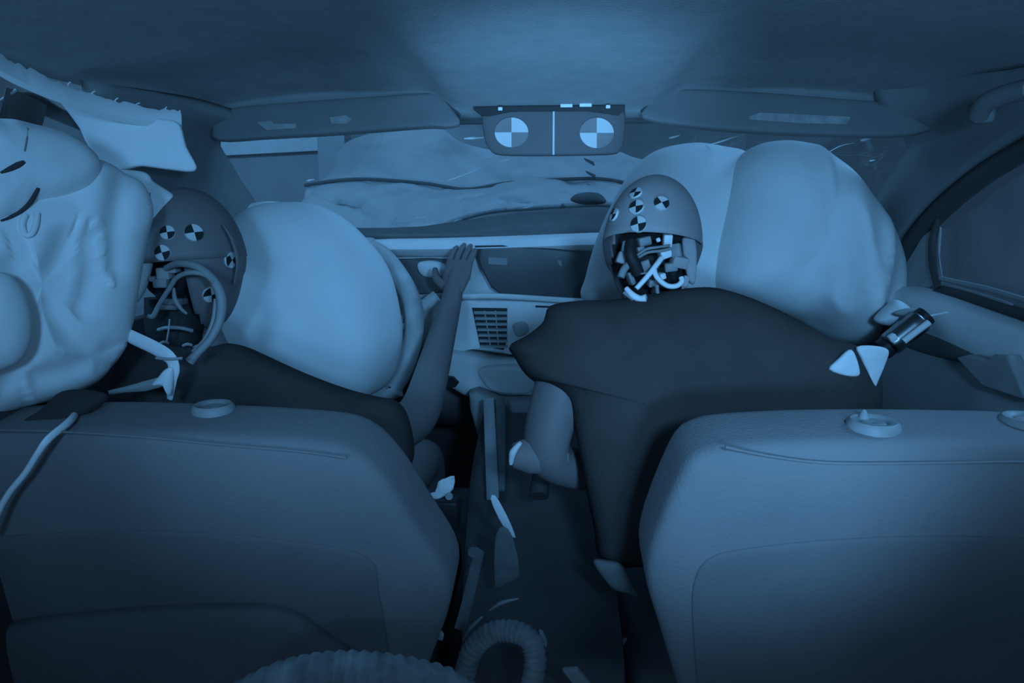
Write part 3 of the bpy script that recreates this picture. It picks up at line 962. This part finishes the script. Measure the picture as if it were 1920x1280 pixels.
# ------------------------------------------------------------------ steering wheel
C = P(680, 600, 1.63)
ax = Vector((-0.22, -1, 0.30)).normalized()
sw = thing('steering_wheel', 'pale steering wheel showing its rim behind the domed airbag', 'steering wheel', C)
e1 = ax.cross(Vector((0, 0, 1))).normalized()
e2 = e1.cross(ax).normalized()
e1 = -e1 if e1.x < 0 else e1
e2 = -e2 if e2.z < 0 else e2
rimpx = [(690, 462), (722, 478), (752, 512), (776, 556), (784, 606), (776, 656), (760, 700), (738, 734)]
rp = [on(p[0] - 7, p[1], C, ax) for p in rimpx]
left = [C + (C - p) * 1.0 - (C - rp[3]).normalized() * 0 for p in rp]
cen = Vector(C) - e1 * 0.03
arc = cat_rom(rp, 4)
ctr = on(640, 598, C, ax)
mirr = [ctr * 2 - p for p in arc[1:-1]]
obj('rim', tube(arc + mirr, 0.023, seg=12, k=2, closed=True), M['rim'], sw)
for a, b in (((735, 612), (640, 600)), ((705, 690), (650, 620)), ((560, 560), (640, 600))):
    obj('spoke', tube([on(a[0] + 25, a[1], C, ax), on((a[0] + b[0]) / 2, (a[1] + b[1]) / 2, C, ax), on(b[0], b[1], C, ax)], 0.017, seg=10, flat=0.5), M['rim'], sw)
obj('hub', inflate([on(640 + 55 * math.cos(t * .5236), 600 + 55 * math.sin(t * .5236), C, ax) for t in range(12)], 0.02, 0.05, ax, n=3), M['trimdark'], sw)
obj('column', tube([ctr - ax * 0.04, ctr - ax * 0.14], 0.035, seg=12, k=1), M['trimdark'], sw)
obj('indicator_stalk', tube([on(745, 608, C - ax * 0.035, ax), on(785, 580, C - ax * 0.035, ax), on(818, 555, C - ax * 0.035, ax)], [0.011, 0.016, 0.015], seg=10), M['rim'], sw, label='short pale stalk')

# ------------------------------------------------------------------ crash test dummies
def skin_body(name, parent, verts, edges, radii, m, root=0):
    off = wloc(parent)
    me = bpy.data.meshes.new(name)
    me.from_pydata([tuple(Vector(v) - off) for v in verts], edges, [])
    me.materials.append(m)
    o = bpy.data.objects.new(name, me)
    COL.objects.link(o)
    o.parent = parent
    md = o.modifiers.new('skin', 'SKIN')
    md.use_smooth_shade = True
    for i, r in enumerate(radii):
        sv = me.skin_vertices[0].data[i]
        sv.radius = (r, r) if not isinstance(r, tuple) else r
        sv.use_root = (i == root)
    s = o.modifiers.new('sub', 'SUBSURF')
    s.levels = s.render_levels = 2
    return o


def head_mesh(c, R, sz, b0=-0.060, b1=0.060):
    """dummy head, local +y is the face; the lower back is an open instrument bay"""
    V, Fc, I = [], [], []
    nu, nv = 48, 36

    def pt(u, v):
        lat = math.pi * v / nv - math.pi / 2
        lon = 2 * math.pi * u / nu
        d = Vector((math.cos(lat) * math.sin(lon), math.cos(lat) * math.cos(lon), math.sin(lat)))
        x, y, z = d.x * 0.078, d.y * 0.098, d.z * 0.115
        if z < 0:
            k = min(1, -z / 0.115)
            x *= 1 - 0.22 * k
            if y > 0:
                y = y * (1 - 0.05 * k) + 0.035 * k * k
            else:
                y *= 1 - 0.25 * k
        if y > 0.03:
            y += 0.024 * math.exp(-(x / 0.013) ** 2 - ((z + 0.02) / 0.024) ** 2)         # nose
            y += 0.010 * math.exp(-(x / 0.022) ** 2 - ((z + 0.088) / 0.018) ** 2)        # chin
            y += 0.006 * math.exp(-(x / 0.024) ** 2 - ((z + 0.060) / 0.006) ** 2)        # lips
            y -= 0.010 * (math.exp(-((abs(x) - 0.030) / 0.013) ** 2 - ((z - 0.010) / 0.011) ** 2))  # eye sockets
            y += 0.004 * math.exp(-((z - 0.032) / 0.010) ** 2) * (abs(x) < 0.05)
        if abs(abs(x) - 0.076) < 0.012 and abs(y) < 0.014 and abs(z + 0.012) < 0.028:     # flattened ears
            x *= 1.07
        bay = 0
        if y < -0.02 and b0 < x < b1 and -0.112 < z < 0.004:
            y *= 0.35
            x *= 0.96
            bay = 1
        return Vector((x, y, z)), bay

    B = []
    for v in range(nv + 1):
        for u in range(nu):
            p, b = pt(u, v)
            V.append(c + R @ (p * sz))
            B.append(b)
    for v in range(nv):
        for u in range(nu):
            q = (v * nu + u, v * nu + (u + 1) % nu, (v + 1) * nu + (u + 1) % nu, (v + 1) * nu + u)
            Fc.append(q)
            I.append(1 if sum(B[i] for i in q) >= 1 else 0)
    return V, Fc, I


def cap_mesh(c, R, sz):
    V, Fc = [], []
    nu, nv = 40, 18
    for v in range(nv + 1):
        for u in range(nu + 1):
            lon = math.pi + math.radians(-108 + 216 * u / nu)
            lat = math.radians(2 + 88 * v / nv)
            d = Vector((math.cos(lat) * math.sin(lon), math.cos(lat) * math.cos(lon), math.sin(lat)))
            V.append(c + R @ (Vector((d.x * 0.082, d.y * 0.102, d.z * 0.119)) * sz))
    for v in range(nv):
        for u in range(nu):
            a = v * (nu + 1) + u
            Fc.append((a, a + 1, a + nu + 2, a + nu + 1))
    return V, Fc


def tree_of(o):
    w = wloc(o)
    return BVHTree.FromPolygons([v.co + w for v in o.data.vertices], [tuple(q.vertices) for q in o.data.polygons])


def sticker(parent, trees, px, py, r, rot=0.0, sq=1.0):
    """a little quartered target wrapped on the surface it is stuck to"""
    n = 16
    V, Fc, I = [], [], []

    def hit(x, y):
        best = None
        d = ray(x, y).normalized()
        for t in trees:
            h = t.ray_cast(CAM, d)
            if h[0] is not None and (best is None or h[3] < best[1]):
                best = (h[0], h[3], h[1])
        return best
    h0 = hit(px, py)
    if h0 is None:
        return
    nn = h0[2] if h0[2].dot(ray(px, py)) < 0 else -h0[2]
    e1 = nn.cross(Vector((0, 0, 1))).normalized()
    e2 = nn.cross(e1)
    rw = r / F * h0[1]
    V.append(h0[0] + nn * 0.0045)
    for i in range(n):
        t = 2 * math.pi * i / n + rot
        p = h0[0] + e1 * rw * math.cos(t) + e2 * rw * math.sin(t)
        best = None
        for tr in trees:
            q = tr.ray_cast(p + nn * 0.03, -nn)
            if q[0] is not None and (best is None or q[3] < best[1]):
                best = (q[0], q[3])
        p = best[0] if best and best[1] < 0.05 else p
        V.append(p + nn * 0.004)
    for i in range(n):
        Fc.append((0, 1 + i, 1 + (i + 1) % n))
        I.append(0 if (i * 4 // n) in (0, 2) else 1)
    m = len(V)
    V += [v - nn * 0.006 for v in V[1:n + 1]]
    for i in range(n):
        Fc.append((1 + i, 1 + (i + 1) % n, m + (i + 1) % n, m + i))
        I.append(0)
    obj('target_sticker', (V, Fc, I), [M['paper'], M['ink']], parent, smooth=False)


def cable(parent, pts, r, m='white', flat=1.0, name='cable', label=None, seg=8):
    return obj(name, tube([P(*p) for p in pts], r, seg=seg, flat=flat), M[m], parent, label=label)


# --- passenger dummy
pd = thing('crash_test_dummy', 'crash test dummy in black shirt slumped forward into twin-lobed airbag, head wiring bared', 'crash test dummy', (0.28, 1.1, 0.3))
hc = P(1222, 462, 1.22)
Rh = rot_xyz(math.radians(-14), math.radians(3), math.radians(-6))
sh = P(1070, 655, 1.10)
el = P(1012, 862, 1.06)
wr = P(1140, 890, 1.17)
hd = P(1190, 905, 1.25)
rs = P(1540, 690, 1.08)
rel = P(1600, 820, 1.05)
rwr = Vector((0.42, 1.22, 0.48))
rhd = Vector((0.36, 1.30, 0.46))
bv = [(0.34, 1.09, 0.41), (0.32, 1.11, 0.55), (0.26, 1.14, 0.70), (0.21, 1.17, 0.78), hc + Vector((0.005, -0.02, -0.10)),
      sh, el, wr, hd, rs, rel, rwr, rhd,
      (0.26, 1.13, 0.40), (0.22, 1.45, 0.44), (0.20, 1.72, 0.12), (0.20, 1.80, 0.09),
      (0.44, 1.13, 0.40), (0.48, 1.45, 0.44), (0.50, 1.72, 0.12), (0.50, 1.80, 0.09)]
be = [(0, 1), (1, 2), (2, 3), (3, 4), (3, 5), (5, 6), (6, 7), (7, 8), (3, 9), (9, 10), (10, 11), (11, 12),
      (0, 13), (13, 14), (14, 15), (15, 16), (0, 17), (17, 18), (18, 19), (19, 20)]
brd = [(.10, .09), (.095, .085), (.10, .08), (.06, .055), (.045, .045), .052, .042, .036, .024, .052, .040, .027, .022,
       .075, .052, .036, .03, .075, .052, .036, .03]
skin_body('body', pd, bv, be, brd, M['skin'])


def hand(parent, base, d, up, s=1.0, m='skin', curl=0.35, side=1):
    """palm with four unequal bent fingers and a thumb"""
    d = Vector(d).normalized()
    up = Vector(up)
    up = (up - d * up.dot(d)).normalized()
    sd = d.cross(up) * side
    b = Vector(base)
    geos = [tube([b, b + d * 0.045 * s, b + d * 0.088 * s], [0.024 * s, 0.038 * s, 0.036 * s], seg=12, flat=0.45, updir=up)]
    for i, (o_, L) in enumerate(((-0.028, .068), (-0.010, .078), (0.009, .074), (0.026, .058))):
        p = b + d * 0.080 * s + sd * o_ * s
        ch = [p]
        a = 0.1
        for k in range(3):
            a += curl
            p = p + (d * math.cos(a) - up * math.sin(a)) * L * s * (0.42, 0.33, 0.25)[k]
            ch.append(p)
        geos.append(tube(ch, [0.0092 * s, 0.0088 * s, 0.0078 * s, 0.0055 * s], seg=8, k=4))
    p = b + d * 0.022 * s - sd * 0.026 * s
    geos.append(tube([p, p + (d * 0.6 - sd * 0.8) * 0.032 * s, p + (d * 0.85 - sd * 0.7 - up * 0.15) * 0.060 * s], [0.012 * s, 0.0105 * s, 0.007 * s], seg=8, k=4))
    return obj('hand', merge(*geos), M[m], parent, smooth='all')


hand(pd, wr.lerp(hd, 0.7), hd - wr, (0, -0.4, 1))
hand(pd, rwr.lerp(rhd, 0.7), rhd - rwr, (0, -0.4, 1), side=-1)
# shirt
n_t = Vector((0, -0.93, 0.36)).normalized()
bp = Vector((0.2, 1.09, 0.74))
so = [(1030, 577), (1085, 568), (1150, 566), (1210, 556), (1280, 545), (1335, 544), (1395, 562), (1450, 586), (1500, 612), (1545, 636), (1592, 650), (1625, 672), (1640, 715), (1640, 780),
      (1630, 860), (1560, 960), (1350, 1030), (1200, 1060), (1128, 1050), (1114, 990), (1096, 900), (1078, 800), (1066, 750), (1030, 722), (1000, 712), (978, 692), (964, 668), (955, 650), (990, 630), (1018, 606)]
shirt_p = obj('shirt', inflate([on(p[0], p[1], bp, n_t) for p in so], 0.085, 0.12, n_t, n=3.0, smooth=4, m=180, K=16, center=on(1330, 800, bp, n_t), fold=0.010, fscale=7), M['shirt'], pd, smooth='all')
# elbow joint, and a white tube painting the highlight at its edge
obj('elbow_joint', tube([el + Vector((-0.044, 0, 0.006)), el + Vector((0.044, 0.01, 0.006))], [0.02, 0.03, 0.03, 0.02], seg=16, k=3), M['kneedark'], pd)
obj('elbow_highlight', tube([P(958, 870, 1.02), P(962, 848, 1.015), P(976, 830, 1.01)], [0.003, 0.006, 0.003], seg=8), M['white'], pd, label='bright curved edge at the elbow')
hp = obj('head', head_mesh(hc, Rh, 1.02), [M['skin'], M['cavity']], pd, smooth='all')
cpm = obj('skull_cap', cap_mesh(hc, Rh, 1.03), M['cap'], pd, mods=[('solid', 0.003, -1)], smooth='all')
tr = [tree_of(hp), tree_of(cpm)]
for px, py, r, ro in [(1193, 363, 12, .2), (1194, 389, 14, .3), (1240, 382, 14, .5), (1153, 403, 12, .1), (1198, 421, 15, .3)]:
    sticker(cpm, tr, px, py, r, ro)
obj('temple_plate', inflate([P(p[0], p[1], 1.16) for p in [(1278, 450), (1300, 446), (1306, 480), (1302, 530), (1288, 520)]], 0.008, 0.02, (0, -1, 0), n=4), M['cap'], pd)
obj('neck', tube([hc + Vector((0, -0.005, -0.05)), hc + Vector((0.005, -0.02, -0.16))], 0.045, seg=16, k=1), M['cavity'], pd)
# instruments in the open back of the head
yb = 1.135
random.seed(21)
for px, py, w, h, m in [(1174, 462, .011, .018, 'white'), (1207, 452, .020, .014, 'guide'), (1251, 450, .014, .020, 'white'), (1234, 450, .007, .007, 'white'),
                        (1246, 475, .018, .014, 'white'), (1268, 470, .016, .022, 'guide'), (1273, 490, .026, .018, 'cap'), (1211, 498, .015, .020, 'guide'),
                        (1239, 517, .010, .010, 'white'), (1200, 470, .012, .014, 'cap'), (1166, 484, .016, .018, 'cap'), (1257, 500, .02, .014, 'guide'),
                        (1182, 522, .008, .022, 'guide'), (1285, 528, .010, .020, 'cap'), (1228, 545, .006, .014, 'cap'), (1222, 530, .014, .012, 'guide')]:
    obj('sensor_block', box(P(px, py, yb), (w, 0.022, h), rot=rot_xyz(random.uniform(-.2, .2), random.uniform(-.4, .4), random.uniform(-.3, .3)), bev=0.002), M[m], pd)
cable(pd, [(1195, 478, 1.118), (1212, 467, 1.112), (1235, 463, 1.112), (1256, 460, 1.118)], 0.0022, 'guide')
cable(pd, [(1198, 482, 1.120), (1215, 473, 1.113), (1240, 470, 1.113), (1258, 466, 1.118)], 0.006, 'cap', name='ribbon_cable', flat=0.4)
cable(pd, [(1240, 484, 1.118), (1228, 500, 1.108), (1212, 520, 1.100), (1193, 541, 1.095)], [.0045, .0045, .0042, .004], 'white')
cable(pd, [(1226, 504, 1.106), (1232, 520, 1.100), (1250, 535, 1.096), (1268, 536, 1.096), (1278, 528, 1.100), (1277, 520, 1.104)], 0.0042, 'white')
cable(pd, [(1174, 540, 1.09), (1186, 553, 1.082), (1200, 560, 1.078), (1212, 559, 1.075)], [.004, .0055, .0055, .007], 'white')
cable(pd, [(1182, 492, 1.12), (1170, 505, 1.112), (1164, 520, 1.108)], 0.006, 'guide')
cable(pd, [(1170, 548, 1.09), (1180, 556, 1.085), (1188, 562, 1.08)], 0.003, 'guide')
cable(pd, [(1184, 452, 1.12), (1181, 475, 1.11), (1190, 495, 1.11), (1196, 512, 1.115)], 0.010, 'cavity')
cable(pd, [(1232, 535, 1.10), (1233, 548, 1.095), (1236, 558, 1.09)], 0.003, 'guide')
cable(pd, [(1192, 514, 1.11), (1210, 512, 1.105), (1224, 510, 1.105)], 0.0015, 'guide')

# --- driver dummy
dd = thing('crash_test_dummy', 'crash test dummy tilted against the curtain airbag, white cable looped behind its head', 'crash test dummy', (-0.45, 1.05, 0.3))
hc2 = P(362, 492, 1.11)
Rh2 = rot_xyz(math.radians(-4), math.radians(-4), math.radians(8))
s2 = P(705, 820, 1.08)
e2_ = P(786, 785, 1.24)
w2 = P(842, 580, 1.56)
h2 = P(860, 500, 1.62)
ls2 = Vector((-0.60, 1.10, 0.63))
le2 = Vector((-0.57, 1.20, 0.47))
lw2 = Vector((-0.50, 1.36, 0.52))
lh2 = Vector((-0.46, 1.44, 0.52))
bv = [(-0.42, 1.09, 0.41), (-0.43, 1.10, 0.52), (-0.46, 1.10, 0.59), (-0.54, 1.10, 0.66), hc2 + Vector((-0.02, 0.01, -0.06)),
      s2, e2_, w2, h2, ls2, le2, lw2, lh2,
      (-0.34, 1.13, 0.40), (-0.28, 1.44, 0.45), (-0.30, 1.68, 0.12), (-0.30, 1.76, 0.09),
      (-0.50, 1.13, 0.40), (-0.52, 1.44, 0.45), (-0.50, 1.68, 0.12), (-0.50, 1.76, 0.09)]
skin_body('body', dd, bv, be, [(.10, .08), (.09, .075), (.07, .055), (.035, .035), (.03, .03), .045, .044, .028, .020, .05, .040, .027, .022,
                              .075, .052, .036, .03, .075, .052, .036, .03], M['skin'])
hand(dd, w2.lerp(h2, 0.35), h2 - w2, (-0.3, -1, 0.2), s=0.95, curl=0.12)
hand(dd, lw2.lerp(lh2, 0.7), lh2 - lw2, (0, -0.4, 1))
n_t = Vector((0, -0.95, 0.30)).normalized()
bp = Vector((-0.45, 1.05, 0.68))
so = [(90, 800), (150, 742), (205, 705), (240, 660), (262, 640), (300, 640), (350, 650), (400, 652), (440, 644), (490, 664), (560, 696), (640, 726), (700, 742), (742, 752), (764, 790), (772, 860),
      (740, 900), (640, 980), (350, 1010), (130, 960), (80, 880)]
obj('shirt', inflate([on(p[0], p[1], bp, n_t) for p in so], 0.07, 0.11, n_t, n=3.0, smooth=4, m=150, K=16, fold=0.008, fscale=7), M['shirt'], dd, smooth='all')
hp = obj('head', head_mesh(hc2, Rh2, 1.0, -0.066, 0.012), [M['skin'], M['cavity']], dd, smooth='all')
cpm = obj('skull_cap', cap_mesh(hc2, Rh2, 1.01), M['skin'], dd, mods=[('solid', 0.003, -1)], smooth='all')
tr = [tree_of(hp), tree_of(cpm)]
for px, py, r, ro in [(363, 437, 15, .1), (315, 437, 12, .2), (306, 474, 13, .3), (431, 487, 14, .8), (394, 551, 14, .2)]:
    sticker(cpm if py < 500 else hp, tr, px, py, r, ro)
obj('neck', tube([hc2 + Vector((-0.03, 0.0, -0.06)), hc2 + Vector((-0.035, -0.01, -0.18))], [0.052, 0.055], seg=16, k=1), M['cavity'], dd)
obj('neck_disc', tube([P(297, 618, 1.02), P(315, 614, 1.01), P(340, 615, 1.01), P(361, 620, 1.02)], 0.003, seg=8), M['guide'], dd, label='pale rim of a neck disc')
for px, py in [(308, 643), (352, 647), (372, 650)]:
    obj('neck_bolt', tube([P(px - 8, py + 1, 1.02), P(px, py - 2, 1.015), P(px + 7, py, 1.02)], 0.0025, seg=8), M['cap'], dd)
obj('neck_wire', tube([P(318, 598, 1.01), P(316, 620, 1.005), P(312, 642, 1.005)], 0.0012, seg=6), M['cap'], dd)
for px, py, w, h, m in [(310, 512, .020, .018, 'cap'), (305, 530, .022, .014, 'guide'), (325, 505, .016, .010, 'cap'), (330, 565, .030, .010, 'skin'), (290, 522, .010, .008, 'cap'), (320, 575, .03, .008, 'skin')]:
    obj('sensor_block', box(P(px, py, 1.035), (w, 0.02, h), bev=0.002), M[m], dd)
cable(dd, [(312, 502, 1.02), (335, 494, 1.00), (370, 500, .99), (400, 525, .985), (415, 560, .98), (412, 600, .975), (395, 635, .965), (372, 660, .955), (356, 678, .95)], [.005, .0055, .006, .0065, .0075, .0065, .006, .006, .0075], 'guide', label='thick pale cable looping round the head')
cable(dd, [(405, 560, .985), (400, 600, .98), (385, 635, .97), (362, 660, .96)], .0035, 'guide')
cable(dd, [(278, 592, 1.00), (287, 593, 1.0), (298, 572, 1.0), (318, 540, .995), (332, 520, .99), (356, 511, .985), (384, 515, .985), (402, 530, .98)], .0038, 'guide')
cable(dd, [(326, 540, 1.0), (328, 560, .995), (338, 577, .995), (350, 588, 1.0)], [.002, .0035, .003, .002], 'guide')
obj('temple_strip', tube([P(418, 420, 1.06), P(436, 450, 1.06), P(446, 490, 1.06), P(440, 530, 1.06)], [.003, .006, .006, .003], seg=8, flat=0.4), M['skin'], dd)

# ------------------------------------------------------------------ loose things
st = thing('white_strap', 'white tape strap tied in a knot behind the tilted dummy', 'strap', P(315, 715, .93))
obj('upper_band', tube([P(225, 620, .93), P(252, 634, .92), P(290, 652, .915), P(318, 670, .91), P(326, 690, .91), P(322, 712, .912), P(318, 748, .92)], [.007, .010, .010, .010, .0085, .008, .007, .004], seg=10, flat=0.35, updir=(0, -1, 0)), M['white'], st)
obj('knot', inflate([P(p[0], p[1], .905) for p in [(284, 722), (296, 708), (310, 692), (324, 690), (324, 722), (318, 742), (308, 724)]], 0.008, 0.008, (0, -1, 0)), M['white'], st)
obj('tail', tube([P(300, 716, .905), P(270, 724, .90), P(235, 730, .89), P(204, 736, .885)], [.007, .007, .004, .003], seg=8, flat=0.4, updir=(0, -1, 0)), M['guide'], st)
obj('crossbar', tube([P(293, 671, .905), P(318, 673, .90), P(342, 671, .905)], 0.002, seg=6), M['cap'], st)

cb = obj('cable', tube([P(143, 774, .80), P(128, 792, .755), P(92, 822, .722), P(72, 848, .715), P(48, 886, .715), P(20, 920, .715), P(2, 950, .715), P(-20, 1000, .715)], [.004, .0045, .0042, .0036, .0036, .0036, .0036, .0036], seg=8), M['white'])
tag(cb, 'thin white cable hanging down over the back of the front seat', 'cable')

ragp = [(48, 792), (78, 772), (112, 742), (150, 732), (200, 738), (196, 752), (168, 772), (140, 786), (100, 792)]
rg = obj('black_cloth', inflate([on(p[0], p[1], P(120, 765, .80), Vector((0, -0.75, 0.65))) for p in ragp], 0.010, 0.008, Vector((0, -0.75, 0.65)), n=3, smooth=3, fold=0.004, fscale=20), M['shirt'], smooth='all')
tag(rg, 'small dark cloth lying on the seat top beside the white cable', 'cloth')

# metal canister and torn airbag tags by the door
mc = thing('metal_canister', 'glossy dark metal cylinder with bright rod beside the passenger airbag', 'metal canister', P(1695, 620, 1.18))
A, B = P(1665, 648, 1.19), P(1728, 598, 1.19)
obj('cylinder_body', tube([A, A.lerp(B, .08), A.lerp(B, .5), A.lerp(B, .92), B], [.016, .021, .021, .021, .016], seg=20, k=2), M['darkmetal'], mc)
obj('bright_rod', tube([P(1694, 640, 1.165), P(1742, 604, 1.165)], .0055, seg=10, k=1), M['white'], mc)
obj('end_ring', tube([A + (A - B).normalized() * 0.012, A], .018, seg=16, k=1), M['black'], mc)
obj('end_ring', tube([B, B + (B - A).normalized() * 0.010], .017, seg=16, k=1), M['black'], mc)
obj('clamp', box(P(1673, 633, 1.168), (.012, .012, .012), rot=rot_xyz(0, -0.6, 0), bev=.002), M['white'], mc)
obj('tail_wire', tube([P(1736, 594, 1.18), P(1752, 590, 1.18), P(1778, 585, 1.17)], .0018, seg=6), M['white'], mc)
obj('top_cover', inflate([P(p[0], p[1], 1.21) for p in [(1676, 586), (1700, 578), (1732, 582), (1738, 592), (1712, 594), (1684, 592)]], .008, .008, (0, -1, 0.3), n=3), M['door'], mc)
st_tree = tree_of(shirt_p)
for o, t, d in [([(1606, 650), (1640, 648), (1665, 656), (1660, 680), (1648, 708), (1633, 736), (1628, 716), (1624, 694), (1614, 672)], 'long pointed torn cloth tag hanging below the passenger airbag', 0.985),
                ([(1554, 692), (1572, 672), (1590, 656), (1600, 660), (1610, 690), (1608, 704), (1584, 704)], 'short wide torn cloth tag on the black shirt shoulder', 0.975)]:
    for px, py in ((sum(p[0] for p in o) / len(o), sum(p[1] for p in o) / len(o)),):
        h = st_tree.ray_cast(CAM, ray(px, py).normalized())
        if h[0] is not None:
            d = h[0].y - 0.008
    q = obj('torn_tag', inflate([P(p[0], p[1], d) for p in o], .006, .005, (0, -1, 0.1), n=3, smooth=3, fold=.003, fscale=25), M['bag'], smooth='all')
    tag(q, t, 'cloth tag', 'torn airbag cloth tags')
tg = obj('crumpled_bag_end', inflate([P(p[0], p[1], 1.25) for p in [(1668, 570), (1682, 562), (1700, 572), (1706, 586), (1680, 592), (1668, 610), (1640, 600)]], .02, .02, (0, -1, 0), n=2.4, fold=.006, fscale=22), M['bag'], smooth='all')
tg.parent = None
tag(tg, 'small crumpled bag end sticking out above the metal cylinder', 'cloth')

# seat belt pieces between the seats
bk = thing('seat_belt_buckle', 'torn metal buckle plate with painted bright reflection beside the driver-side seat back', 'buckle', P(825, 915, 1.02))
obj('plate', inflate([P(p[0], p[1], 1.02) for p in [(796, 930), (815, 924), (822, 902), (836, 896), (852, 892), (850, 916), (836, 928), (818, 935)]], .004, .004, (0, -1, .2), n=4, smooth=2, fold=.004, fscale=40), M['white'], bk)  # white colour stands in for the metal plate's reflection
obj('rivet', tube([P(842, 930, 1.01), P(842, 930, 1.03)], .006, seg=12, k=1), M['guide'], bk)
obj('buckle_body', box(P(828, 960, 1.04), (.06, .03, .05), bev=.006), M['black'], bk)
sb = thing('seat_belt', 'grey seat belt strap with bright twisted edge between the seats', 'seat belt', P(945, 1040, 1.0))
obj('twisted_edge', inflate([P(p[0], p[1], 1.03) for p in [(919, 934), (928, 928), (942, 950), (956, 978), (967, 1008), (952, 998), (934, 970)]], .003, .003, (0.3, -1, 0), n=4, smooth=2), M['white'], sb, label='bright strap edge')
obj('webbing', inflate([P(p[0], p[1], .98) for p in [(930, 1000), (944, 986), (962, 1008), (974, 1076), (950, 1092), (928, 1100), (926, 1040)]], .004, .004, (0.2, -1, .2), n=5, smooth=2), M['webbing'], sb)
obj('lower_strap', tube([P(900, 1030, 1.0), P(890, 1070, .97), P(876, 1130, .94), P(862, 1180, .92)], .009, seg=10, flat=.2, updir=(.3, -1, 0)), M['webbing'], sb)
obj('anchor_bolt', tube([P(887, 1035, .99), P(887, 1035, .97)], .008, seg=14, k=1), M['webbing'], sb)

ps = obj('seat_belt_stalk', inflate([P(p[0], p[1], .93) for p in [(1112, 1052), (1140, 1050), (1166, 1058), (1186, 1090), (1200, 1120), (1180, 1112), (1146, 1100)]], .012, .012, (0, -1, .3), n=3), M['webbing'], smooth='all')
tag(ps, 'dull grey belt stalk beside the passenger seat back', 'belt stalk')

# hoses and debris in the footwell
def sleeve(pts, r, label, ribs):
    ps = [P(*p) for p in pts]
    n = len(cat_rom(ps, 14))
    rr = [r * (1 + 0.07 * math.sin(i / n * ribs * 6.283)) for i in range(n)]
    o = obj('cable_sleeve', tube(ps, rr, seg=16, k=14), M['sleeve'], smooth='all')
    return tag(o, label, 'cable sleeve')


sleeve([(440, 1330, .60), (540, 1282, .61), (640, 1266, .62), (740, 1274, .63), (840, 1300, .65), (900, 1350, .66)], .024, 'ribbed grey cable sleeve lying behind the driver-side seat', 24)
sleeve([(872, 1262, .80), (884, 1222, .80), (912, 1192, .80), (950, 1182, .80), (990, 1196, .79), (1004, 1236, .78), (996, 1290, .77)], .014, 'grey cable sleeve arched in a loop on the floor between seats', 26)
for pts, t, r in [([(868, 1200, .84), (884, 1176, .84), (904, 1156, .84)], 'thin pale curved wire beside the looped sleeve', .0035), ([(918, 1144, .88), (940, 1130, .88), (972, 1122, .88)], 'short pale wire end above the looped sleeve', .003)]:
    o = obj('wire', tube([P(*p) for p in pts], [r * .4, r, r * .4], seg=8), M['guide'])
    tag(o, t, 'wire')
for o, t, d in [([(1010, 1186), (1018, 1188), (1026, 1206), (1024, 1216), (1014, 1202)], 'sliver of pale plastic beside the looped sleeve', .80),
                ([(1145, 1216), (1152, 1206), (1176, 1200), (1168, 1212), (1164, 1222), (1168, 1234), (1156, 1230)], 'hooked pale plastic scrap near the passenger seat', None),
                ([(1054, 1258), (1082, 1256), (1108, 1285), (1080, 1290)], 'bright flat plastic piece at the bottom between the seats', .78),
                ([(811, 1188), (822, 1184), (832, 1194), (830, 1202), (814, 1198)], 'small beige plastic clip at the driver-side seat edge', .80)]:
    q = obj('plastic_fragment', prism([P(p[0], p[1], d) if d else on(p[0], p[1], (0, 0, .322), (0, 0, 1)) for p in o], (0.0, .006, .002) if d else (0, 0, .006)), M['guide'], mods=[('bevel', .0012)])
    tag(q, t, 'plastic scrap', 'plastic scraps between the seats')
